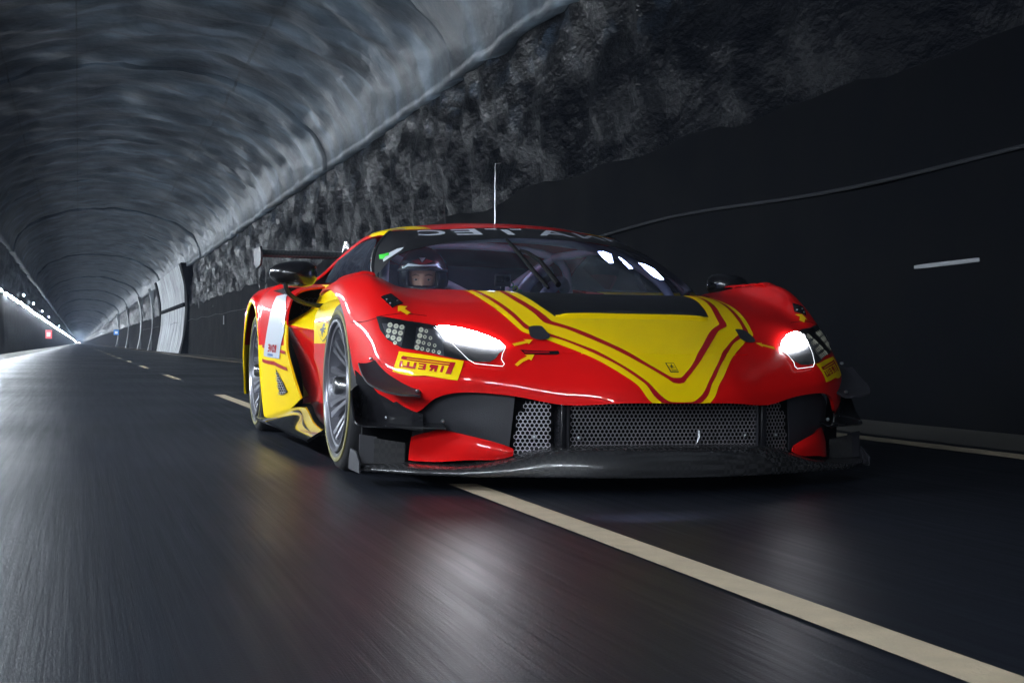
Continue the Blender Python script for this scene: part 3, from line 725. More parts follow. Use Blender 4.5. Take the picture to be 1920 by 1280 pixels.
ARROWS = [[(746, 575), (764, 576), (758.5, 580.5), (770, 588), (763, 592), (751, 584.5), (746, 586)],
          [(999, 638.5), (981, 637.8), (986, 640.5), (960, 646), (964.5, 650.5), (989, 644.5), (991.5, 647)],
          [(1002, 666), (984, 666.5), (988, 669.2), (975, 676), (965, 684.5), (970, 688), (980, 680), (992, 674.5), (996, 677)]]
for k, a in enumerate(ARROWS):
    CLAM.decal('warning_arrow', a, M['arrow'], CAR, off=0.0045, step=0.12)
    if k < 2: CLAM.decal('warning_arrow', a, M['arrow'], CAR, off=0.0045, step=0.12, flipx=True)

# nose badge: small rectangular emblem with a rearing horse
HORSE = [(.62, .06), (.70, .10), (.66, .16), (.74, .22), (.70, .28), (.60, .24), (.58, .34), (.72, .38), (.82, .34), (.84, .42), (.72, .46), (.62, .46), (.60, .54), (.74, .62), (.76, .70), (.66, .66), (.54, .62), (.46, .66), (.50, .78), (.46, .92), (.38, .94), (.42, .80), (.34, .70), (.30, .80), (.22, .92), (.18, .88), (.26, .74), (.28, .58), (.24, .50), (.12, .60), (.08, .52), (.20, .40), (.32, .40), (.42, .34), (.44, .22), (.52, .10)]
def quad_map(q, pts):
    (a, b, c, d) = [np.array(p, float) for p in q]; out = []
    for s_, t_ in pts:
        out.append(tuple((a * (1 - s_) + b * s_) * (1 - t_) + (d * (1 - s_) + c * s_) * t_))
    return out
BQ = [(1246.5, 681.5), (1262.5, 681.5), (1272.5, 699.5), (1257, 699.5)]
bd = CLAM.decal('nose_badge', BQ, M['black'], CAR, off=0.004, step=0.1)
CLAM.decal('badge_face', quad_map(BQ, [(.1, .08), (.92, .08), (.92, .92), (.1, .92)]), M['yellow'], bd, off=0.0052, step=0.08)
CLAM.decal('badge_horse', quad_map(BQ, [(.18 + .64 * x, .14 + .6 * y) for x, y in HORSE]), M['black'], bd, off=0.0062, step=0.08)
CLAM.decal('badge_bar', quad_map(BQ, [(.2, .80), (.84, .80), (.84, .87), (.2, .87)]), M['black'], bd, off=0.0062, step=0.08)

# ---- headlights
def zh(x, y): return (700 + x / 7.385, 580 + y / 7.385)
HL = [(706, 594), (760, 602), (815, 611), (850, 613), (895, 625), (930, 637), (948.5, 653), (935.6, 664), (929, 673.4), (919, 679), (896, 679.5), (862.5, 675), (801.5, 661), (754, 653), (727, 637), (713.5, 619)]
BEAM = [(819, 614.5), (835, 612.8), (869, 618.3), (895, 625.5), (918, 633.5), (937, 643), (947, 652.5), (930, 655), (903, 652), (870, 646), (849, 642), (833, 637)]
BIG = [(240, 230), (322, 247), (400, 263), (222, 308), (303, 325), (383, 343), (283, 405), (365, 423), (212, 380), (312, 472)]
BIG2 = [(665, 300), (647, 380), (629, 463), (611, 540)]
SML = [(738, 318), (718, 397), (797, 413), (700, 480), (778, 497), (857, 515), (683, 560), (762, 577), (840, 593), (918, 607)]
def disc_pts(c, r, n=12): return [(c[0] + r * math.cos(2 * math.pi * k / n), c[1] + r * math.sin(2 * math.pi * k / n)) for k in range(n)]
for fx in (False, True):
    hb = CLAM.decal('headlight', HL, M['hl_base'], CAR, off=0.003, step=0.16, flipx=fx)
    CLAM.decal('lamp_module', [zh(125, 200), zh(450, 245), zh(395, 520), zh(300, 475), zh(190, 385)], M['hl_module'], hb, off=0.0042, step=0.15, flipx=fx)
    CLAM.decal('lamp_module', [zh(600, 260), zh(830, 285), zh(960, 420), zh(985, 650), zh(560, 560)], M['hl_module'], hb, off=0.0042, step=0.15, flipx=fx)
    for c in BIG + BIG2:
        d = CLAM.decal('led_lens', [zh(*p) for p in disc_pts(c, 35 if c not in (BIG[8], BIG[9]) else 27)], M['led'], hb, off=0.0060, step=0.3, flipx=fx)
        CLAM.decal('led_lens', [zh(*p) for p in disc_pts(c, 11, 8)], M['ledcore'], hb, off=0.0068, step=0.3, flipx=fx)
    for c in SML:
        CLAM.decal('led_lens', [zh(*p) for p in disc_pts(c, 26)], M['led'], hb, off=0.0060, step=0.3, flipx=fx)
        CLAM.decal('led_lens', [zh(*p) for p in disc_pts(c, 12, 8)], M['hl_module'], hb, off=0.0068, step=0.3, flipx=fx)
    CLAM.decal('beam_bar', BEAM, M['drl'], hb, off=0.0075, step=0.2, flipx=fx)
    CLAM.decal('lens_cover', HL, M['lens'], hb, off=0.011, step=0.16, flipx=fx)
    g = [CLAM.uv(*p) for p in [zh(850, 280), zh(1040, 440), zh(1180, 580), zh(1320, 720), zh(1410, 775), zh(1600, 795), zh(1790, 812), zh(1815, 780), zh(1775, 715), zh(1790, 640), zh(1830, 560)]]
    u_ = [a for a, b in g]; v_ = [b for a, b in g]; p3 = CLAM.ev(u_, v_) + CLAM.nrm(u_, v_) * .010
    if fx: p3 = p3 * np.array([-1, 1, 1])
    MB().tube([tuple(p) for p in p3], 0.0012, 6).build('light_guide', M['drl_line'], hb)

# ---- tyre maker's stickers on the bumper corners (mirror writing, as in the photograph)
STK = [zh(360, 585), zh(800, 648), zh(1255, 720), zh(1170, 985), zh(720, 915), zh(272, 860)]
def strokes_letters(spec): return spec
PIRELLI = [  # zoom coordinates of every letter shape
    [(1145, 745), (1075, 737), (1005, 895), (1080, 905)],                                   # P stem
    [(1100, 742), (470, 660), (420, 648), (395, 665), (395, 692), (1080, 790), (1078, 770), (462, 690), (480, 683), (1090, 760)],  # P long bow
    [(990, 790), (955, 787), (925, 872), (962, 880)],                                       # I
    [(910, 780), (810, 768), (785, 785), (785, 808), (808, 822), (772, 858), (815, 862), (842, 828), (855, 830), (845, 866), (880, 870)],  # R
    [(745, 760), (640, 748), (635, 768), (705, 776), (700, 790), (640, 782), (636, 800), (696, 808), (692, 822), (630, 814), (626, 834), (725, 846)],  # E
    [(610, 745), (575, 740), (558, 800), (500, 792), (495, 816), (590, 829)],                # L
    [(515, 733), (480, 728), (468, 788), (415, 780), (410, 803), (500, 815)],                # L
    [(418, 720), (382, 715), (362, 800), (398, 806)],                                        # I
]
for fx in (False, True):
    st = CLAM.decal('sponsor_sticker', STK, M['yellow'], CAR, off=0.0032, step=0.14, flipx=fx)
    for L in PIRELLI:
        if fx:      # both stickers run the same way in the picture: turn the word round inside its box
            tl, ex, ey = np.array([360., 585.]), np.array([895., 135.]), np.array([-88., 275.]); A_ = np.linalg.inv(np.stack([ex, ey], 1))
            L = [tuple(tl + ex * (1 - st_[0]) + ey * st_[1]) for st_ in (A_ @ (np.array(p_) - tl) for p_ in L)]
        CLAM.decal('sticker_letter', [zh(*p) for p in L], M['stripe'], st, off=0.0046, step=0.1, flipx=fx)

# ---- fender louvres on top of each front wheel arch
for sx in (-1, 1):
    for k in range(4):
        y = -.02 + .10 * k
        rows = []
        for a in np.linspace(0, 1, 7):
            x = .865 + .105 * a; z = .786 - .030 * a ** 2 * 1.2
            h = .018 * math.sin(math.pi * (0.12 + .76 * a))
            rows.append([(sx * x, y - .055, z - .004), (sx * x, y - .03, z + h * .75), (sx * x, y + .005, z + h), (sx * x, y + .035, z + h * .6)])
        Surf(rows, 3, 3, flip=(sx > 0)).shell('fender_louvre', M['red'], CAR, th=0.005)

# ---- windscreen
Wd = []
Wd.append([(0, -.40, .715), (0, -.12, .822), (0, .16, .917), (0, .42, .998), (0, .66, 1.060)])
Wd.append([(.2, -.375, .717), (.195, -.09, .824), (.19, .2, .918), (.187, .46, .998), (.185, .70, 1.059)])
Wd.append([(.39, -.29, .722), (.38, -.02, .826), (.37, .27, .92), (.36, .55, .998), (.345, .82, 1.057)])
Wd.append([(.55, -.07, .735), (.535, .17, .838), (.515, .43, .926), (.49, .67, 1.0), (.455, .90, 1.055)])
Wd.append([(.66, .17, .744), (.645, .38, .845), (.615, .58, .930), (.575, .78, 1.0), (.525, .945, 1.053)])
Wd.append([(.745, .47, .760), (.727, .62, .84), (.695, .76, .910), (.647, .884, .983), (.575, .97, 1.05)])
wc = [[(-x, y, z) for x, y, z in c] for c in Wd[:0:-1]] + Wd
WS = Surf(wc, nu=8, nv=8, flip=False)
if WS.nrm([5], [2])[0][1] > 0: WS = Surf(wc, nu=8, nv=8, flip=True)
WSo = mesh_obj('windscreen', WS.G.reshape(-1, 3), WS.faces(), M['glass'], CAR, True, 0)
UW = 5
# black sun strip and frit border
low = [WS.uv(*p) for p in smooth_line([(703, 519), (722, 500), (745, 479), (790, 465), (840, 456), (880, 451.5), (930, 448), (985, 447.5)], 3)]
low = [(max(0.02, u), v) for u, v in low if u < UW] + [(UW, low[-1][1])]
bandp = low + [(2 * UW - u, v) for u, v in low[-2::-1]] + [(9.98, 4)] + [(u, 4.0) for u in (8, 6, 5, 4, 2)] + [(.02, 4.0)]
WS.patch('sun_strip', bandp, M['strip'], CAR, off=0.002, step=0.2)
# mirror-written lettering on the strip
def text_mesh(txt, size=1.0, ext=1.0):
    cu = bpy.data.curves.new('txt', 'FONT'); cu.body = txt; cu.size = size; cu.fill_mode = 'FRONT'; cu.resolution_u = 3; cu.offset = 0.012
    ob = bpy.data.objects.new('txt', cu); COL.objects.link(ob)
    dg = bpy.context.evaluated_depsgraph_get(); me = bpy.data.meshes.new_from_object(ob.evaluated_get(dg))
    V = np.array([tuple(v.co)[:2] for v in me.vertices]); F = [tuple(p.vertices) for p in me.polygons]
    bpy.data.objects.remove(ob); bpy.data.curves.remove(cu); bpy.data.meshes.remove(me)
    return V, F
def letters_on(surf, txt, fmap, name, mat, parent, off, spacing=1.0, flipx=False):
    """each letter is cut on its own; fmap takes letter coordinates (s along the word, t up) to surface coordinates"""
    Wt = []; x = 0.0
    for ch in txt:
        V, F = text_mesh(ch); lo, hi = V.min(0), V.max(0); Wt.append((ch, V - (lo[0], 0), F, hi[0] - lo[0]))
    tot = sum(w for *_, w in Wt) + .16 * spacing * (len(txt) - 1)
    for ch, V, F, w in Wt:
        P = np.array([fmap((x + p[0]) / tot, p[1] / 0.69) for p in V])
        p3 = surf.ev(P[:, 0], P[:, 1]) + surf.nrm(P[:, 0], P[:, 1]) * off
        if flipx: p3 = p3 * np.array([-1, 1, 1])
        mesh_obj(name, p3, F, mat, parent, False)
        x += w + .16 * spacing
letters_on(WS, 'FANATEC', lambda s, t: (5 + 4.35 * (1 - s) - 3.10 * s, 3.20 + .64 * t), 'strip_letter', M['letter'], CAR, 0.0036, 1.0)
WS.decal('windscreen_sticker', [(720, 492), (719, 486), (729, 476), (745, 468), (758, 465), (752, 471), (735, 482)], M['white'], CAR, off=0.004, step=0.15)
WS.decal('windscreen_tape', [(712, 479), (722, 477.5), (730, 475), (731, 480), (723, 482.5), (721, 487), (713, 487)], M['green'], CAR, off=0.0055, step=0.15)

# ---- roof and engine deck
Rf = []
Rf.append([(0, .655, 1.062), (0, .9, 1.100), (0, 1.3, 1.128), (0, 1.8, 1.10), (0, 2.4, 1.0), (0, 3.25, .86)])
Rf.append([(.19, .70, 1.062), (.2, .94, 1.098), (.2, 1.32, 1.124), (.2, 1.8, 1.096), (.22, 2.4, .99), (.24, 3.25, .86)])
Rf.append([(.35, .82, 1.059), (.37, 1.02, 1.087), (.39, 1.36, 1.108), (.40, 1.8, 1.078), (.44, 2.4, .965), (.48, 3.25, .85)])
Rf.append([(.46, .902, 1.057), (.48, 1.08, 1.077), (.50, 1.4, 1.092), (.52, 1.8, 1.052), (.56, 2.4, .93), (.60, 3.25, .84)])
Rf.append([(.575, .975, 1.052), (.59, 1.12, 1.060), (.605, 1.42, 1.058), (.635, 1.8, 1.005), (.69, 2.4, .885), (.72, 3.25, .83)])
Rf.append([(.605, .955, 1.026), (.62, 1.1, 1.035), (.635, 1.42, 1.025), (.675, 1.8, .955), (.75, 2.3, .855), (.80, 3.25, .82)])
rc = [[(-x, y, z) for x, y, z in c] for c in Rf[:0:-1]] + Rf
ROOF = Surf(rc, nu=7, nv=8)
if ROOF.nrm([5], [2])[0][2] < 0: ROOF = Surf(rc, nu=7, nv=8, flip=True)
ROOF.shell('roof', M['red'], CAR, th=0.01)
RU = 5
for fx in (False, True):
    e = (lambda u: 2 * RU - u) if fx else (lambda u: u)
    yp = ROOF.patch('roof_corner_panel', [(e(u), v) for u, v in [(.02, .02), (1, .02), (2, .02), (2.55, .02), (2.58, .5), (2.62, 1.2), (2.62, 1.5), (1.4, 1.5), (.3, 1.5), (.02, 1.2)]], M['yellow'], CAR, off=0.002, step=0.2)
    ROOF.patch('roof_dot', [(e(1.45 + .28 * math.cos(a)), .32 + .16 * math.sin(a)) for a in np.linspace(0, 2 * math.pi, 15)[:-1]], M['blue'], CAR, off=0.0035, step=0.3)
ROOF.patch('roof_panel', [(RU + 1.6, .3), (RU + 2.3, .35), (RU + 2.2, .9), (RU + .9, .9)], M['white'], CAR, off=0.002, step=0.2)

# aerials
MB().tube([(0, 1.16, 1.118), (0, 1.165, 1.30), (0, 1.165, 1.428), (.03, 1.165, 1.432)], [.0026, .0021, .0018, .0018], 8).build('roof_aerial', M['steel'], CAR)
MB().tube([(-.18, 1.45, 1.11), (-.185, 1.5, 1.32)], [.0014, .0008], 6).build('roof_aerial', M['black'], CAR)

# ---- side glass
for sx in (-1, 1):
    sg = [[(.745, .47, .765), (.742, .50, .785), (.735, .545, .80)], [(.765, .80, .788), (.742, .82, .85), (.700, .84, .91)], [(.772, 1.05, .80), (.715, 1.05, .91), (.628, 1.05, 1.018)], [(.776, 1.35, .815), (.725, 1.38, .92), (.642, 1.4, 1.015)], [(.778, 1.62, .828), (.745, 1.68, .88), (.690, 1.75, .95)]]
    sgl = Surf([[(sx * x, y, z) for x, y, z in c] for c in sg], 5, 4, flip=(sx > 0))
    mesh_obj('side_window', sgl.G.reshape(-1, 3), sgl.faces(), M['sideglass'], CAR, True, 0)
    # A pillar
    pil = [(.745, .47, .765), (.727, .62, .84), (.695, .76, .910), (.647, .884, .983), (.575, .97, 1.05)]
    MB().tube([(sx * x, y + .012, z - .006) for x, y, z in smooth_line(pil, 4)], 0.014, 8).build('windscreen_pillar', M['black'], CAR)

# ---- doors, waist and fender blades (left built, right mirrored)
def both(surf_cols, name, mat, th=0.006, nu=6, nv=6, lim=False, mats=None, fmfun=None):
    s1 = Surf([[(-x, y, z) for x, y, z in c] for c in surf_cols], nu, nv, lim)
    mid = s1.nrm([(s1.U - 1) / 2], [(s1.V - 1) / 2])[0]
    cen = s1.G.reshape(-1, 3).mean(0)
    if mid[0] * 1.0 + 0.3 * mid[2] * -1 > 0: s1 = Surf([[(-x, y, z) for x, y, z in c] for c in surf_cols], nu, nv, lim, flip=True)
    a = s1.shell(name, mat, CAR, th, False, mats, fmfun); b = s1.shell(name, mat, CAR, th, True, mats, fmfun)
    return s1, a, b
door = []
for y, w in ((.62, 0), (.85, .0), (1.1, .02), (1.35, .045), (1.6, .05), (1.85, .03)):
    k = (y - .62) / 1.23
    door.append([(.86, y, .15), (.845, y, .26), (.865 + .3 * w, y, .40), (.915 + w, y, .535 + .06 * k), (.925 + w, y, .555 + .065 * k), (.895 + w * .6, y, .59 + .06 * k), (.83, y, .68 + .03 * k), (.772, y, .775 + .05 * k)])
DOOR, _, _ = both(door, 'door', M['red'], mats=[M['red'], M['yellow']], fmfun=lambda u, v, p: 1 if v >= 4.0 and p[1] < 1.75 else 0)
blade = []
for k, y in enumerate((.36, .45, .56, .68, .80)):
    z0 = (.30, .285, .30, .36, .42)[k]; f3 = (1, .25, 0, 0, 0)[k]; xo = .980 - .004 * k
    blade.append([(xo - .008, y + .03 * f3, z0), (xo, y - .01 * f3, .40 + .01 * k), (xo, y - .05 * f3, .51), (xo, y - .12 * f3, .60), (xo - .012, y - .22 * f3, .658), (xo - .05, y - .24 * f3, .698), (xo - .13, y - .24 * f3, .722)])
BLADE, _, _ = both(blade, 'fender_blade', M['red'], mats=[M['red'], M['yellow']], fmfun=lambda u, v, p: 1 if v >= 2.0 else 0)
# shield emblem on the blade
SH = [(597, 601), (603, 599), (608, 598.6), (613, 599.4), (619, 601.5), (618.5, 616), (616, 627), (611, 636), (606.5, 640.5), (602, 634), (598.5, 624), (597, 612)]
for fx in (False, True):
    sh = BLADE.decal('shield_emblem', SH, M['black'], CAR, off=0.003, step=0.2, flipx=fx)
    c0 = np.mean(SH, 0); BLADE.decal('shield_face', [tuple(c0 + (np.array(p) - c0) * .92) for p in SH], M['yellow'], sh, off=0.0042, step=0.2, flipx=fx)
    BLADE.decal('shield_band', [(598.5, 603.2), (608, 600.6), (617.6, 603.6), (617.6, 606), (608, 603), (598.5, 605.6)], M['stripe'], sh, off=0.0054, step=0.2, flipx=fx)
    BLADE.decal('shield_horse', quad_map([(600, 604), (616.5, 604), (615, 633), (601, 633)], HORSE), M['black'], sh, off=0.0056, step=0.2, flipx=fx)

# ---- rear quarter panels with the wheel arch cut in
AX, AZ, AR = 2.66, .345, .395
qc = [[(.93, 1.40, .235), (.97, 1.42, .36), (1.0, 1.44, .50), (.998, 1.46, .62), (.975, 1.50, .72), (.90, 1.56, .785), (.68, 1.66, .815)],
      [(.95, 1.80, .15), (.985, 1.80, .33), (1.01, 1.80, .50), (1.012, 1.80, .64), (.985, 1.82, .75), (.90, 1.85, .815), (.68, 1.9, .835)],
      [(.985, 2.15, .11), (1.01, 2.15, .31), (1.022, 2.15, .50), (1.022, 2.15, .65), (.995, 2.15, .765), (.90, 2.15, .83), (.69, 2.15, .84)],
      [(1.0, 2.262, .10), (1.02, 2.262, .30), (1.03, 2.262, .50), (1.028, 2.262, .65), (1.0, 2.262, .77), (.90, 2.262, .835), (.69, 2.262, .84)]]
for dg in (165, 140, 115, 90, 65, 40, 15):
    y = AX + AR * math.cos(math.radians(dg)); z0 = AZ + AR * math.sin(math.radians(dg)); c = [(1.03, y, z0)]
    for k, (xn, zn) in enumerate(((1.036, .30), (1.034, .50), (1.028, .65), (1.0, .77))): c.append((xn, y, max(zn, z0 + .014 * (k + 1))))
    c += [(.90, y, .845), (.69, y, .845)]; qc.append(c)
qc += [[(1.02, 3.075, .20), (1.02, 3.075, .34), (1.015, 3.075, .50), (1.0, 3.075, .64), (.97, 3.075, .755), (.88, 3.08, .83), (.69, 3.08, .835)],
       [(.95, 3.30, .20), (.95, 3.30, .34), (.94, 3.30, .50), (.92, 3.30, .64), (.90, 3.3, .74), (.84, 3.3, .81), (.69, 3.3, .825)]]
QTR, qa, qb = both(qc, 'rear_quarter', M['red'], lim=True, nu=5, nv=6, th=0.01, mats=[M['red'], M['yellow']], fmfun=lambda u, v, p: 1 if v < 2.0 or (u < .2 and v < 3.0) else 0)
for fx in (False, True):
    QTR.decal('quarter_stripe_line', [(493, 645), (515, 650), (536, 658), (536, 664), (515, 656), (493, 651)], M['stripe'], CAR, off=0.004, step=0.2, flipx=fx)
    QTR.decal('quarter_stripe_line', [(493, 672), (515, 677), (538, 688), (541, 695), (515, 684), (493, 678)], M['stripe'], CAR, off=0.004, step=0.2, flipx=fx)
    rq = QTR.decal('sponsor_panel', [(520, 556), (530, 553.5), (540, 552), (538, 585), (534, 622), (525.5, 672), (510, 670), (496, 667), (499, 640), (505, 605), (511, 580)], M['white'], CAR, off=0.0045, step=0.2, flipx=fx)
    q1 = [(505, 644.5), (521, 647), (519.5, 661), (503.5, 659)]
    LT = {'E': [[(0, 0), (1, 0), (1, .2), (.35, .2), (.35, .4), (.9, .4), (.9, .6), (.35, .6), (.35, .8), (1, .8), (1, 1), (0, 1)]],
          'W': [[(0, 0), (.2, 0), (.3, .7), (.42, .2), (.58, .2), (.7, .7), (.8, 0), (1, 0), (.8, 1), (.62, 1), (.5, .55), (.38, 1), (.2, 1)]],
          'O': [[(.2, 0), (.8, 0), (1, .2), (1, .8), (.8, 1), (.2, 1), (0, .8), (0, .5), (.3, .5), (.3, .75), (.7, .75), (.7, .25), (.3, .25), (.3, .48), (0, .48), (0, .2)]],
          'R': [[(0, 0), (.8, 0), (1, .15), (1, .45), (.8, .6), (1, 1), (.65, 1), (.45, .62), (.32, .62), (.32, 1), (0, 1)]]}
    for k, ch in enumerate('EWOR'):
        for pl in LT[ch]:
            loc = [((k + .06 + .86 * (1 - p[0])) / 4, p[1]) for p in pl]
            QTR.decal('panel_letter', quad_map(q1, loc), M['stripe'], rq, off=0.006, step=0.3, flipx=fx)
    for k in range(5):
        a = k / 5; QTR.decal('panel_letter', quad_map([(504, 662), (514, 664), (513.5, 667.5), (503.5, 665.5)], [(a, 0), (a + .15, 0), (a + .13, 1), (a, 1)]), M['blue'], rq, off=0.006, step=0.3, flipx=fx)
    # triangular brake vent with mesh
    tv = QTR.decal('quarter_vent', [(518, 690), (524, 702), (533, 718), (540.5, 735), (533, 737.5), (525.5, 739), (521.5, 715)], M['void'], CAR, off=0.004, step=0.2, flipx=fx)
    mv = MB()
    for i in range(4):
        for j in range(9):
            cx_ = 521.5 + i * 4.4 + (2.2 if j % 2 else 0); cy_ = 700 + j * 4.6
            if cx_ > 517 + (cy_ - 688) * .46 or cx_ < 518 + (cy_ - 690) * .14: continue
            for k in range(6):
                a0, a1 = k * math.pi / 3, (k + 1) * math.pi / 3
                q = [QTR.uv(cx_ + 2.3 * math.cos(a0), cy_ + 2.5 * math.sin(a0)), QTR.uv(cx_ + 2.3 * math.cos(a1), cy_ + 2.5 * math.sin(a1))]
                pp = QTR.ev([q[0][0], q[1][0]], [q[0][1], q[1][1]]) + QTR.nrm([q[0][0], q[1][0]], [q[0][1], q[1][1]]) * .007
                if np.linalg.norm(pp[0] - pp[1]) < .08: mv.tube([tuple(pp[0]), tuple(pp[1])], .0016, 4, False)
    (mv.mirrored() if fx else mv).build('vent_mesh', M['mesh'], tv)

# side intake box behind the door, open to the front
for sx in (-1, 1):
    m = MB(); m.box((sx * .80, 1.95, .69), (.34, .55, .22)); m.build('side_intake', M['void'], CAR, False)
    g = MB()
    for i in range(9):
        for j in range(6):
            c = (sx * (.70 + .022 * i + (.011 if j % 2 else 0)), 1.665, .64 + .019 * j)
            hx = [(c[0] + .0125 * math.sin(k * math.pi / 3), c[1], c[2] + .0125 * math.cos(k * math.pi / 3)) for k in range(7)]
            for k in range(6): g.tube([hx[k], hx[k + 1]], .0018, 4, False)
    g.build('intake_mesh', M['black'], CAR)

# ---- side skirts
sk = [[(.88, .46, .165), (.95, .45, .15), (1.03, .44, .105), (1.052, .43, .09)], [(.862, .9, .185), (.94, .9, .165), (1.035, .9, .115), (1.062, .9, .095)], [(.862, 1.3, .225), (.95, 1.3, .19), (1.045, 1.3, .12), (1.068, 1.3, .10)], [(.94, 1.7, .175), (.99, 1.7, .15), (1.05, 1.72, .115), (1.070, 1.74, .105)], [(1.0, 2.18, .108), (1.02, 2.19, .104), (1.04, 2.2, .10), (1.052, 2.22, .10)]]
SK, _, _ = both(sk, 'side_skirt', M['skirt'], th=0.012)
DOOR.decal('door_stripe', [(549, 697), (556, 705), (566, 722), (580, 741), (566, 745), (554, 748), (549, 722)], M['yellow'], CAR, off=0.003, step=0.2)
DOOR.decal('door_stripe', [(549, 697), (556, 705), (566, 722), (580, 741), (566, 745), (554, 748), (549, 722)], M['yellow'], CAR, off=0.003, step=0.2, flipx=True)

# ---- inner tub: keeps daylight out of the shell
m = MB(); m.box((0, 1.0, .34), (1.36, 2.9, .50)); m.box((0, -.60, .24), (1.30, .40, .30)); m.box((0, 2.6, .60), (1.36, 1.2, .36)); m.build('inner_tub', M['void'], CAR, False)
m = MB(); m.box((0, 1.35, .065), (1.70, 3.9, .02)); m.build('floor_tray', M['void'], CAR, False)
for sx in (-1, 1):
    m = MB(); m.box((sx * .76, 1.3, .36), (.12, 1.0, .46)); m.build('sill_box', M['void'], CAR, False)
    m = MB(); m.box((sx * .82, 3.25, .50), (.22, .06, .55)); m.build('tail_closing', M['void'], CAR, False)
# ---- wheels
def wheel(sx, y, r, w):
    x0 = sx * 1.0; hub = MB()
    o = sx   # outward
    def L(p): return [(a * o, b) for a, b in p]
    W_ = MB().lathe_x(L([(-w + .02, .262), (-w, .29), (-w, r - .02), (-w + .02, r), (-.028, r), (-.006, r - .014), (.002, r - .035), (.004, r - .06), (-.002, .268), (-.02, .255)]), (x0, y, r), 72)
    tyre = W_.build('wheel', M['rubber'], CAR)
    MB().lathe_x(L([(.003, r - .034), (.0062, r - .037), (.0070, r - .050), (.0050, r - .053), (.002, r - .048)]), (x0, y, r), 72).build('tyre_band', M['tyreband'], tyre)
    MB().lathe_x(L([(.002, .268), (.010, .266), (.010, .256), (-.004, .246), (-.05, .238), (-.20, .232), (-.20, .224), (-.05, .228), (-.006, .236)]), (x0, y, r), 72).build('rim_barrel', M['rim'], tyre)
    for k in range(20):
        a = 2 * math.pi * (k // 2) / 10 + .16 + (.10 if k % 2 else -.10)
        V = []
        for rr, xx, hw in ((.245, -.010, .013), (.18, -.032, .009), (.11, -.062, .009), (.055, -.066, .012)):
            for s_, dx in ((-1, 0), (1, 0), (1, -.022), (-1, -.022)):
                aa = a; V.append((x0 + o * (xx + dx), y + rr * math.cos(aa) - s_ * hw * math.sin(aa), r + rr * math.sin(aa) + s_ * hw * math.cos(aa)))
        F = []
        for i in range(3):
            for q in range(4): F.append((i * 4 + q, i * 4 + (q + 1) % 4, (i + 1) * 4 + (q + 1) % 4, (i + 1) * 4 + q))
        F += [(0, 3, 2, 1), (12, 13, 14, 15)]
        mesh_obj('rim_spoke', V, F, M['rim'], tyre, True, 30)
    MB().lathe_x(L([(-.09, .0001), (-.09, .075), (-.05, .075), (-.045, .06), (-.035, .042), (.004, .036), (.012, .028), (.012, .0001)]), (x0, y, r), 32, False).build('wheel_nut', M['nut'], tyre)
    MB().lathe_x(L([(-.13, .09), (-.13, .185), (-.10, .185), (-.10, .09)]), (x0, y, r), 48).build('brake_disc', M['disc'], tyre)
    c_ = MB()
    for k in range(7):
        a = math.radians(140 + k * 11); c_.box((x0 - o * .115, y + .17 * math.cos(a), r + .17 * math.sin(a)), (.085, .04, .07), Matrix.Rotation(a + math.pi / 2, 3, 'X'))
    c_.build('brake_caliper', M['caliper'], tyre, False)
for sx in (-1, 1):
    wheel(sx, 0.0, .34, .30); wheel(sx, 2.66, .352, .31)

# ---- front bumper: black side ducts, grille, red lower corners
def pair_surf(cols, name, mat, th=0.006, nu=5, nv=5, lim=False):
    s1 = Surf([[(-x, y, z) for x, y, z in c] for c in cols], nu, nv, lim)
    if s1.nrm([(s1.U - 1) / 2], [(s1.V - 1) / 2])[0][1] > 0: s1 = Surf([[(-x, y, z) for x, y, z in c] for c in cols], nu, nv, lim, flip=True)
    a = s1.shell(name, mat, CAR, th); b = s1.shell(name, mat, CAR, th, True)
    return s1, a, b
duct = [[(.535, -.905, .345), (.538, -.90, .28), (.545, -.895, .20), (.55, -.885, .13)], [(.62, -.865, .36), (.62, -.862, .29), (.625, -.855, .21), (.63, -.835, .13)], [(.70, -.815, .36), (.70, -.805, .29), (.705, -.795, .21), (.71, -.765, .13)], [(.77, -.745, .33), (.772, -.74, .27), (.775, -.73, .20), (.78, -.69, .13)], [(.84, -.655, .30), (.84, -.65, .25), (.84, -.64, .19), (.84, -.62, .13)]]
DUCT, _, _ = pair_surf(duct, 'bumper_duct', M['matte'])
lowc = [[(.545, -.925, .150), (.545, -.93, .140), (.545, -.925, .125)], [(.60, -.90, .170), (.60, -.91, .14), (.60, -.90, .11)], [(.68, -.845, .190), (.685, -.855, .15), (.69, -.845, .105)], [(.75, -.765, .205), (.757, -.78, .155), (.765, -.775, .095)], [(.80, -.69, .205), (.812, -.70, .15), (.822, -.69, .09)], [(.835, -.63, .200), (.845, -.635, .15), (.85, -.63, .09)]]
LOWC, _, _ = pair_surf(lowc, 'bumper_corner', M['red'], th=0.01)
for sx in (-1, 1):
    m = MB(); m.box((sx * .385, -.955, .225), (.022, .09, .16), bev=.005); m.build('grille_divider', M['gloss'], CAR)
    m = MB(); m.box((sx * .365, -.965, .225), (.010, .05, .15), bev=.003); m.build('grille_divider', M['matte'], CAR)
m = MB(); m.box((0, -.80, .22), (1.30, .05, .26)); m.box((0, -.88, .325), (1.0, .12, .02)); m.build('radiator_face', M['void'], CAR, False)
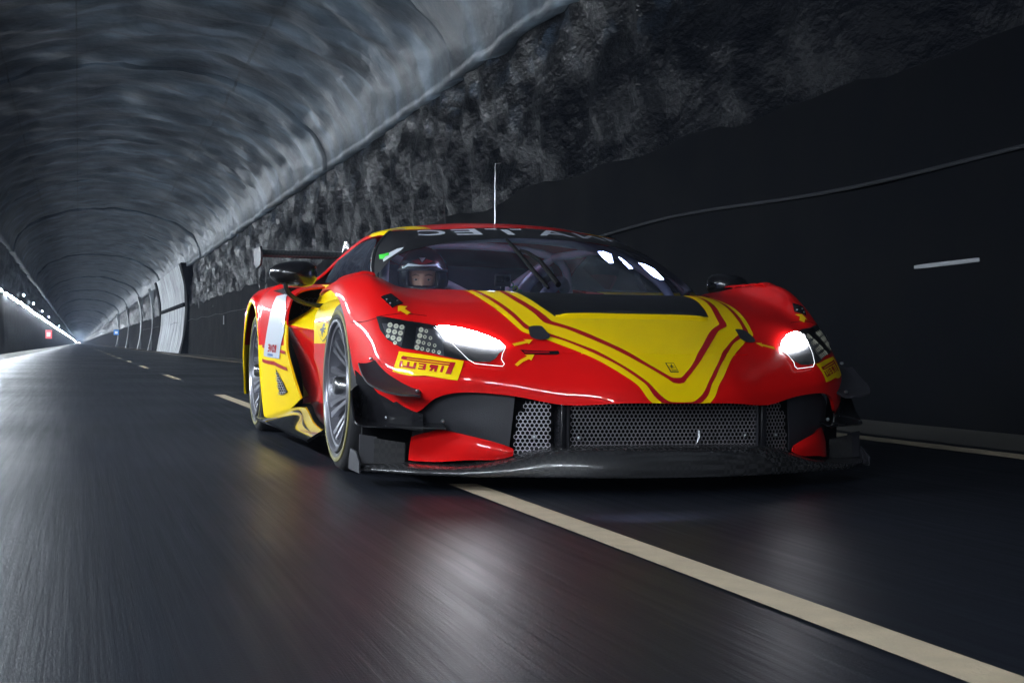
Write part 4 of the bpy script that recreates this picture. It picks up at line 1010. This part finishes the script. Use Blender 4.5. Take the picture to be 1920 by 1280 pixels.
def hexmesh(name, inside, to3d, pitch, x0, x1, z0, z1):
    mb = MB(); a = pitch / math.sqrt(3); nx = int((x1 - x0) / pitch) + 2; nz = int((z1 - z0) / (1.5 * a)) + 2
    for j in range(nz):
        for i in range(nx):
            cx = x0 + i * pitch + (pitch / 2 if j % 2 else 0); cz = z0 + j * 1.5 * a
            if not inside(cx, cz): continue
            ou = [(cx + a * math.sin(k * math.pi / 3), cz + a * math.cos(k * math.pi / 3)) for k in range(6)]
            inn_ = [(cx + a * .82 * math.sin(k * math.pi / 3), cz + a * .82 * math.cos(k * math.pi / 3)) for k in range(6)]
            V = [to3d(*p) for p in ou] + [to3d(*p) for p in inn_] + [tuple(np.array(to3d(*p)) + (0, .004, 0)) for p in inn_]
            F = [(k, (k + 1) % 6, 6 + (k + 1) % 6, 6 + k) for k in range(6)] + [(6 + k, 6 + (k + 1) % 6, 12 + (k + 1) % 6, 12 + k) for k in range(6)]
            mb.add(V, F)
    return mb.build(name, M['mesh'], CAR, False)
hexmesh('grille_mesh', lambda x, z: True, lambda x, z: (x, -1.0 + .10 * x * x, z), .0155, -.348, .348, .158, .298)
for sx in (-1, 1):
    hexmesh('side_grille_mesh', lambda x, z: x > .415 and x < .535 - .02 * (z - .13) / .17 and not (x > .50 and z > .275), (lambda s_: lambda x, z: (s_ * x, -.935 + .30 * (x - .4), z))(sx), .0155, .41, .54, .122, .298)
for sx, zz in ((-.33, .19), (.31, .195), (-.47, .19), (.47, .19)):
    MB().ellipsoid((sx, -1.003 + (.07 if abs(sx) > .4 else 0), zz), (.008, .006, .008), 10, 8).build('mesh_bolt', M['steel'], CAR)
MB().tube([(.12, -1.01, .215), (.122, -1.012, .19), (.115, -1.012, .172)], [.007, .006, .004], 8).build('tow_eye', M['steel'], CAR)

# ---- splitter
sp = []
for x, yf, zt, zb in ((0, -1.125, .160, .055), (.15, -1.12, .160, .055), (.30, -1.095, .158, .055), (.40, -1.06, .152, .055), (.50, -1.01, .132, .053), (.60, -.965, .105, .052), (.72, -.90, .085, .05), (.84, -.83, .078, .05), (.94, -.72, .075, .05), (1.03, -.62, .075, .05)):
    yb = -.60 if x < .9 else yf + .20
    sp.append([(x * (.98 if x > .9 else 1), yb, zb + .01), (x, yf + .04, zb), (x, yf + .004, zb + .004), (x, yf, zb + .4 * (zt - zb)), (x, yf + .016, zb + .8 * (zt - zb)), (x, yf + .05, zt), (x, yf + .14, zt + .004), (x * (.98 if x > .9 else 1), yb, zt + .004)])
spc = [[(-x, y, z) for x, y, z in c] for c in sp[:0:-1]] + sp
SPL = Surf(spc, 4, 4, lim=True)
if SPL.nrm([9], [3])[0][1] > 0: SPL = Surf(spc, 4, 4, lim=True, flip=True)
SPL.shell('splitter', M['carbon'], CAR, th=0.008)
for sx in (-1, 1):
    m = MB(); m.prism([(-.66, .048), (-.46, .048), (-.46, .085), (-.49, .125), (-.60, .120), (-.63, .10), (-.66, .085)], 0, .006, ((sx * 1.03, 0, 0), (0, 1, 0), (0, 0, 1), (sx, 0, 0))); m.build('splitter_end_plate', M['matte'], CAR, False)
    m = MB(); m.prism([(0, 0), (.062, 0), (.062, .095), (0, .105)], 0, .005, ((sx * 1.024, -.60, .078), (-sx * 1, -.25, 0), (0, 0, 1), (0, 1, 0))); m.build('splitter_fence', M['matte'], CAR, False)
    m = MB(); m.prism([(0, 0), (.11, 0), (.11, .075), (0, .092)], 0, .004, ((sx * .975, -.625, .078), (-sx * 1, -.12, 0), (0, 0, 1), (0, 1, 0))); m.build('splitter_fence', M['carbon'], CAR, False)
    m = MB(); m.box((sx * .90, -.47, .17), (.18, .02, .22)); m.build('arch_closing', M['void'], CAR, False)

# ---- corner panel in front of the wheel, and two dive planes each side
cornerp = [[(1.0, -.375, .41), (.995, -.40, .33), (.985, -.42, .255), (.975, -.43, .21)], [(.972, -.49, .375), (.968, -.505, .31), (.962, -.515, .25), (.955, -.52, .21)], [(.933, -.60, .335), (.93, -.605, .29), (.925, -.61, .24), (.918, -.61, .21)], [(.88, -.685, .285), (.88, -.685, .26), (.878, -.68, .23), (.872, -.675, .205)], [(.825, -.745, .26), (.825, -.742, .24), (.823, -.738, .22), (.82, -.73, .20)]]
COR, _, _ = pair_surf(cornerp, 'corner_panel', M['gloss'])
def clam_pt(px, py):
    q = CLAM.uv(px, py); return CLAM.ev([q[0]], [q[1]])[0]
dive = []
for (i_, o_, yo) in (((703, 674), (672, 680), -.546), ((712, 686), (680, 703), -.62), ((728, 701), (693, 719), -.69), ((750, 715), (722, 733), -.765), ((772, 726), (755, 739), -.805), ((786, 731), (776, 739.5), -.815), ((790, 736), (788, 742), -.815)):
    a_ = clam_pt(*i_); b_ = np.array(at(*o_, y=yo)); dive.append([(-a_[0], a_[1], a_[2]), tuple(((a_ + b_) / 2 + np.array([.0, 0, -.006])) * np.array([-1, 1, 1])), (-b_[0], b_[1], b_[2])])
_, da, db = pair_surf(dive, 'dive_plane', M['matte'], th=0.006)
for o_, sx in ((da, -1), (db, 1)):
    for c_ in (tuple(np.array(dive[0][0]) * .75 + np.array(dive[0][2]) * .25 + np.array([0, -.008, .006])), tuple(np.array(dive[5][0]) * .6 + np.array(dive[5][2]) * .4 + np.array([0, -.01, .004]))):
        MB().ellipsoid((sx * c_[0], c_[1], c_[2]), (.008, .008, .006), 10, 8).build('plane_bolt', M['steel'], o_)
dive2 = [[(.985, -.39, .36), (1.02, -.46, .345), (1.035, -.50, .335)], [(.985, -.42, .275), (1.02, -.50, .265), (1.035, -.55, .26)], [(.965, -.47, .235), (1.01, -.56, .225), (1.03, -.61, .22)], [(.91, -.57, .225), (.95, -.65, .22), (.965, -.70, .217)], [(.84, -.66, .227), (.86, -.73, .222), (.87, -.77, .218)], [(.75, -.75, .232), (.755, -.80, .222), (.76, -.82, .218)]]
_, da, db = pair_surf(dive2, 'dive_plane', M['gloss'], th=0.006)
for o_, sx in ((da, -1), (db, 1)):
    for c_ in ((.925, -.60, .243), (.765, -.795, .240)):
        MB().ellipsoid((sx * c_[0], c_[1], c_[2]), (.007, .007, .007), 10, 8).build('plane_bolt', M['steel'], o_)

# ---- mirrors
for sx in (-1, 1):
    m = MB(); nu, nv = 24, 14; V = []; c = (sx * 1.075, .72, .822)
    for i in range(nv + 1):
        t = math.pi * i / nv
        for k in range(nu):
            a = 2 * math.pi * k / nu; ca, sa = math.cos(a), math.sin(a)
            sq = lambda q: math.copysign(abs(q) ** .78, q)
            x = sq(ca) * math.sin(t) ** .8 * .108; z = sq(sa) * math.sin(t) ** .8 * (.058 - .012 * ca * sx)
            V.append((c[0] + x, c[1] - math.cos(t) * (.085 if math.cos(t) > 0 else .05), c[2] + z))
    m.add(V, [(i * nu + k, (i + 1) * nu + k, (i + 1) * nu + (k + 1) % nu, i * nu + (k + 1) % nu) for i in range(nv) for k in range(nu)])
    mo = m.build('wing_mirror', M['gloss'], CAR, True, 60)
    MB().tube([(sx * x, y, z) for x, y, z in smooth_line([(1.10, .69, .815), (1.115, .685, .775), (1.09, .70, .725), (1.0, .76, .688), (.87, .85, .685)], 6)], .0105, 10).build('mirror_stalk', M['black'], mo)

# ---- rear wing
wb = []
for x in (-.895, -.5, 0, .5, .895):
    wb.append([(x, 3.66, 1.115), (x, 3.52, 1.088), (x, 3.38, 1.062), (x, 3.32, 1.058), (x, 3.305, 1.068), (x, 3.33, 1.085), (x, 3.42, 1.108), (x, 3.55, 1.12), (x, 3.66, 1.118)])
wgs = Surf(wb, 3, 4); wg = MB().add(wgs.G.reshape(-1, 3), wgs.faces()).build('rear_wing', M['wing'], CAR, True, 60)
for sx in (-1, 1):
    MB().prism([(3.27, 1.04), (3.31, 1.005), (3.50, .995), (3.62, 1.03), (3.66, 1.12), (3.32, 1.125), (3.27, 1.09)], 0, .012, ((sx * .895, 0, 0), (0, 1, 0), (0, 0, 1), (sx, 0, 0))).build('wing_end_plate', M['matte'], wg, False)
    path = smooth_line([(3.42, 1.10), (3.41, 1.135), (3.34, 1.15), (3.26, 1.12), (3.2, 1.03), (3.12, .85)], 4)
    mm = MB()
    for k in range(len(path) - 1):
        a, b = path[k], path[k + 1]; mm.box((sx * .35, (a[0] + b[0]) / 2, (a[1] + b[1]) / 2), (.012, math.hypot(b[0] - a[0], b[1] - a[1]) + .012, .05), Matrix.Rotation(math.atan2(b[1] - a[1], b[0] - a[0]), 3, 'X'))
    mm.build('wing_mount', M['nut'], wg, False)

# ---- wiper
def ws_pt(px, py, off):
    q = WS.uv(px, py); return tuple(WS.ev([q[0]], [q[1]])[0] + WS.nrm([q[0]], [q[1]])[0] * off)
wp = MB().tube([ws_pt(*p, .03) for p in ((1046, 547), (1030, 525), (1010, 500), (990, 487), (975, 482))], [.012, .010, .009, .008, .006], 8).build('wiper_arm', M['void'], CAR)
MB().tube([ws_pt(*p, .014) for p in ((950, 455), (968, 475), (990, 502), (1012, 528), (1028, 546))], [.006, .009, .010, .009, .006], 8).build('wiper_blade', M['void'], wp)

# ---- cabin
m = MB(); m.box((0, .10, .60), (1.30, .60, .16)); m.box((0, 1.1, .45), (1.40, 2.0, .06)); m.box((0, 1.95, .70), (1.10, .05, .50)); m.build('cockpit_tub', M['cabin'], CAR, False)
def tubes(name, mat, lst, r=.022):
    for t in lst: MB().tube(smooth_line(t, 5) if len(t) > 2 else t, r, 10).build(name, mat, CAR)
tubes('roll_cage_tube', M['cage'], [
    [(-.53, 1.02, 1.0), (-.25, .86, 1.018), (0, .80, 1.025), (.25, .86, 1.018), (.53, 1.02, 1.0)],
    [(-.53, 1.02, 1.0), (-.62, .85, .93), (-.69, .58, .78), (-.70, .5, .6)], [(.53, 1.02, 1.0), (.62, .85, .93), (.69, .58, .78), (.70, .5, .6)],
    [(-.60, 1.75, .5), (-.60, 1.72, .8), (-.5, 1.7, 1.0), (0, 1.7, 1.05), (.5, 1.7, 1.0), (.60, 1.72, .8), (.60, 1.75, .5)],
    [(-.53, 1.02, 1.0), (-.5, 1.7, 1.0)], [(.53, 1.02, 1.0), (.5, 1.7, 1.0)], [(-.15, 1.7, .55), (.5, 1.7, 1.0)], [(.60, 1.72, .52), (-.45, 1.7, 1.0)]])
tubes('cabin_hose', M['hose'], [[(.10, 1.2, .62), (.14, 1.1, .80), (.28, 1.2, .90), (.40, 1.5, .85)], [(.18, 1.2, .60), (.26, 1.15, .76), (.36, 1.2, .84), (.46, 1.4, .82)]], .032)
for k in range(5):
    c = (-.02 + .022 * k, .95 - .0 * k, .845 - .018 * k)
    MB().tube([(c[0] + .012 * math.cos(a), c[1], c[2] + .012 * math.sin(a)) for a in np.linspace(0, 2 * math.pi, 13)], .0035, 6, False).build('hose_tag', M['tag' if k in (0, 3) else 'tag2'], CAR)
# steering wheel in front of the driver
MB().tube([(-.36 + .15 * math.cos(a), .95 + .05 * math.sin(a), .61 + .11 * math.sin(a)) for a in np.linspace(0, 2 * math.pi, 25)], .014, 8, False).build('steering_wheel', M['cabin'], CAR)
# seat
m = MB(); m.box((-.40, 1.72, .70), (.46, .10, .42), Matrix.Rotation(-.25, 3, 'X'), .03); m.box((-.40, 1.45, .50), (.44, .5, .1), None, .03); m.box((-.22, 1.66, .86), (.04, .2, .2), None, .015); m.box((-.60, 1.66, .86), (.04, .2, .2), None, .015); m.build('race_seat', M['cabin'], CAR)
m = MB(); m.box((.05, 1.25, 1.085), (.16, .10, .02), None, .004); m.build('cabin_fill_panel', M['cabin_fill'], CAR)  # unseen glowing panel added under the roof to brighten cage and helmet
m = MB(); m.box((-.40, 1.02, .70), (.20, .015, .09), Matrix.Rotation(.35, 3, 'X')); m.build('driver_fill_panel', M['driver_fill'], CAR, False)  # glowing panel added to light the driver's face from below
# glowing patches just inside the windscreen, along the far pillar
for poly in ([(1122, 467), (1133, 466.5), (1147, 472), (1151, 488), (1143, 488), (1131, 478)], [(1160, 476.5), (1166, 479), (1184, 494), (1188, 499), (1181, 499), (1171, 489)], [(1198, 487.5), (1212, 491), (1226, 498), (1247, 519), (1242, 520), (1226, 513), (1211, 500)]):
    WS.decal('windscreen_glow_patch', poly, M['windscreen_glow'], CAR, off=-0.012, step=0.15)
# ================================================================== THE DRIVER
HP = at(793, 527, y=1.42)            # eye line of the driver behind the windscreen
def loft(rings, n=24):
    V = []; F = []
    for (cx, cy, cz, rx, ry, p) in rings:
        for k in range(n):
            a = 2 * math.pi * k / n; c, s = math.cos(a), math.sin(a)
            V.append((cx + rx * math.copysign(abs(c) ** p, c), cy + ry * math.copysign(abs(s) ** p, s), cz))
    for i in range(len(rings) - 1):
        for k in range(n): F.append((i * n + k, i * n + (k + 1) % n, (i + 1) * n + (k + 1) % n, (i + 1) * n + k))
    F += [tuple(range(n))[::-1], tuple(range((len(rings) - 1) * n, len(rings) * n))]
    return V, F
n = 40
rings = [(0, .16, -.58, .16, .12, .9), (0, .14, -.45, .165, .115, .85), (0, .10, -.32, .185, .12, .85), (0, .075, -.22, .19, .10, .8), (0, .06, -.165, .11, .075, .9), (0, .045, -.14, .062, .062, 1), (0, .03, -.105, .058, .06, 1), (0, .005, -.085, .062, .085, .95), (0, 0, -.055, .066, .095, .9), (0, 0, -.02, .072, .100, .9), (0, 0, .02, .075, .102, .9), (0, .002, .06, .077, .102, .92), (0, .006, .09, .070, .092, 1), (0, .01, .112, .05, .068, 1), (0, .012, .122, .02, .03, 1)]
rr = smooth_line(rings, 4)
V, F = loft(rr, n)
V2 = []
for x, y_, z in V:
    if y_ < -.04 and abs(x) < .06:
        nose = math.exp(-(x / .013) ** 2) * (max(0, 1 - abs(z + .035) / .055)) * .026 * (1.0 if z > -.06 else .6)
        sock = -.013 * sum(math.exp(-((x - sx * .032) / .017) ** 2 - ((z - .004) / .013) ** 2) for sx in (-1, 1))
        brow = .006 * sum(math.exp(-((x - sx * .032) / .024) ** 2 - ((z - .026) / .010) ** 2) for sx in (-1, 1))
        mouth = -.006 * math.exp(-(x / .028) ** 2 - ((z + .075) / .005) ** 2)
        cheek = .005 * sum(math.exp(-((x - sx * .042) / .02) ** 2 - ((z + .03) / .02) ** 2) for sx in (-1, 1))
        y_ -= nose + sock + brow + mouth + cheek
    V2.append((x, y_, z))
PER = mesh_obj('person', V2, F, M['skin'], None, True, 0)
PER.location = HP; PER.rotation_euler = (0, 0, math.radians(-16))
tag(PER, 'driver in black helmet with open visor, sitting behind the windscreen', 'person')
for sx in (-1, 1):
    MB().ellipsoid((sx * .032, -.083, .003), (.0125, .012, .0052), 14, 10).build('eye', M['eye'], PER)
    MB().ellipsoid((sx * .032, -.0935, .003), (.0050, .003, .0046), 10, 8).build('iris', M['iris'], PER)
    MB().tube([(sx * .014, -.103, .022), (sx * .032, -.103, .028), (sx * .052, -.090, .022)], [.003, .0042, .002], 6).build('eyebrow', M['brow'], PER)
# helmet: open shell with brow, chin bar and side wings
def helm_pt(t, a, r=1.0):   # t polar from the top, a azimuth with 0 at the face
    x = .132 * math.sin(t) * math.sin(a); y_ = -.150 * math.sin(t) * math.cos(a) + .005; z = .155 * math.cos(t)
    return (x * r, y_ * r, z * r + .022)
V = []; F = []; NU, NV = 56, 30; idx = {}
for i in range(NV + 1):
    for k in range(NU):
        t = .02 + (math.pi * .80) * i / NV; a = 2 * math.pi * k / NU; V.append(helm_pt(t, a))
for i in range(NV):
    for k in range(NU):
        t = .02 + math.pi * .80 * (i + .5) / NV; a = (2 * math.pi * (k + .5) / NU + math.pi) % (2 * math.pi) - math.pi
        if abs(a) < .72 and 1.36 < t < 1.98 - .12 * abs(a): continue
        F.append((i * NU + k, (i + 1) * NU + k, (i + 1) * NU + (k + 1) % NU, i * NU + (k + 1) % NU))
HEL = mesh_obj('helmet', V, F, M['helmet'], PER, True, 0)
so = HEL.modifiers.new('thick', 'SOLIDIFY'); so.thickness = 0.022; so.offset = -1
def helm_decal(name, pts, mat, r=1.012):
    P, T = tri_fill(pts, .06); mesh_obj(name, [helm_pt(p[1], p[0], r) for p in P], T, mat, HEL, True, 0)
helm_decal('helmet_graphic', [(-.95, 1.36), (-.62, 1.17), (-.12, 1.22), (.12, 1.22), (.62, 1.17), (.95, 1.36), (.6, 1.26), (0, 1.27), (-.6, 1.26)], M['white'])
helm_decal('helmet_graphic', [(-.5, 1.08), (-.18, 1.0), (0, 1.16), (.18, 1.0), (.5, 1.08), (.14, 1.2), (-.14, 1.2)], M['stripe'], 1.014)
helm_decal('helmet_graphic', [(-.15, .96), (.15, .96), (0, 1.13)], M['white'], 1.016)
for sx in (-1, 1): helm_decal('helmet_graphic', [(sx * 1.5, 1.1), (sx * 1.75, .95), (sx * 1.85, 1.2), (sx * 1.65, 1.08)], M['white'])
MB().tube([helm_pt(1.38 if abs(a) < .01 else 1.38, a, 1.02) for a in np.linspace(-1.2, 1.2, 15)], .007, 6).build('visor_brow', M['matte'], HEL)
# suit: torso, arms to the wheel and thighs grown from one skeleton
me = bpy.data.meshes.new('race_suit')
J = [(0, .22, -.62), (0, .15, -.42), (0, .09, -.25), (-.17, .08, -.24), (-.25, -.14, -.36), (-.10, -.40, -.26), (.17, .08, -.24), (.25, -.14, -.36), (.10, -.40, -.26), (-.11, -.10, -.60), (-.12, -.52, -.50), (.11, -.10, -.60), (.12, -.52, -.50)]
E_ = [(0, 1), (1, 2), (2, 3), (3, 4), (4, 5), (2, 6), (6, 7), (7, 8), (0, 9), (9, 10), (0, 11), (11, 12)]
me.from_pydata(J, E_, []); SU = bpy.data.objects.new('race_suit', me); COL.objects.link(SU); SU.parent = PER
me.materials.append(M['suit'])
sm = SU.modifiers.new('skin', 'SKIN'); me.skin_vertices[0].data[0].use_root = True
for i, r in enumerate([.15, .16, .15, .085, .06, .045, .085, .06, .045, .095, .075, .095, .075]): me.skin_vertices[0].data[i].radius = (r, r * (.8 if i < 3 else 1))
SU.modifiers.new('sub', 'SUBSURF').levels = 1; SU.modifiers['sub'].render_levels = 2
for sx in (-1, 1):
    g = MB(); g.box((sx * .10, -.43, -.255), (.045, .09, .085), None, .015)
    for q in range(4): g.tube([(sx * (.10 - .0), -.46, -.225 - .02 * q), (sx * .085, -.50, -.222 - .02 * q), (sx * .065, -.495, -.222 - .02 * q)], .0095, 7)
    g.tube([(sx * .09, -.43, -.225), (sx * .065, -.46, -.215), (sx * .055, -.48, -.22)], .010, 7)
    g.build('glove', M['suit'], PER)

# ================================================================== ACTION CAMERA on the screen
q = WS.uv(947, 515); cp = WS.ev([q[0]], [q[1]])[0]
ac = tag(empty('action_camera', (float(cp[0]) + .01, float(cp[1]) + .065, float(cp[2]) - .02)), 'small grey boxed action camera standing behind the windscreen near the wiper', 'camera')
ac.rotation_euler = (0, 0, math.radians(-14))
MB().box((0, 0, 0), (.066, .03, .05), None, .005).build('camera_case', M['grey'], ac)
MB().box((-.012, -.017, .004), (.03, .006, .026), None, .002).build('camera_screen', M['black'], ac)
MB().tube([(.018, -.014, .006), (.018, -.026, .006)], .0115, 16).build('camera_lens', M['black'], ac)
MB().tube([(.018, -.0255, .006), (.018, -.028, .006)], .007, 12).build('lens_glass', M['gloss'], ac)
MB().box((0, .005, -.035), (.02, .02, .025), None, .003).tube([(0, .005, -.045), (.0, .03, -.08), (-.005, .05, -.10)], .008, 8).build('camera_mount', M['black'], ac)
# far-off car coming the other way, small between the lamp row and the wall
fc = tag(empty('distant_car', (XC - 1.7, 620.0, 0)), 'tiny far-off car with lit lamps at the end of the tunnel', 'car')
prof = [(-2.1, .3), (2.1, .3), (2.15, .75), (1.5, .95), (.9, 1.4), (-.8, 1.42), (-1.4, .98), (-2.1, .85)]
MB().prism(prof, -.85, .85, ((0, 0, 0), (0, 1, 0), (0, 0, 1), (1, 0, 0))).build('car_body', M['black'], fc, False)
for sx in (-1, 1):
    MB().ellipsoid((sx * .62, -2.12, .68), (.16, .06, .10), 10, 8).build('headlamp', emitter('far_headlamp', (1.0, .75, .8), 30), fc)
    for yy in (-1.3, 1.3): MB().lathe_x([(-.1, .05), (-.1, .31), (.1, .31), (.1, .05)], (sx * .8, yy, .31), 16).build('car_wheel', M['rubber'], fc)

# ================================================================== thin haze added for halos round the lamps and bluish blacks
hz = MB().box((XC, (Y0 + Y1) / 2, 3.3), (13.0, Y1 - Y0 + 8, 8.8)).build('haze', None, None, False)
hz['kind'] = 'stuff'
hm_ = bpy.data.materials.new('haze_air'); hm_.use_nodes = True; nn = hm_.node_tree.nodes; nn.clear()
ho = nn.new('ShaderNodeOutputMaterial'); pv = nn.new('ShaderNodeVolumePrincipled')
pv.inputs['Color'].default_value = (0.62, 0.74, 1.0, 1); pv.inputs['Density'].default_value = 0.0004; pv.inputs['Anisotropy'].default_value = 0.2
hm_.node_tree.links.new(pv.outputs[0], ho.inputs['Volume'])
hz.data.materials.clear(); hz.data.materials.append(hm_)
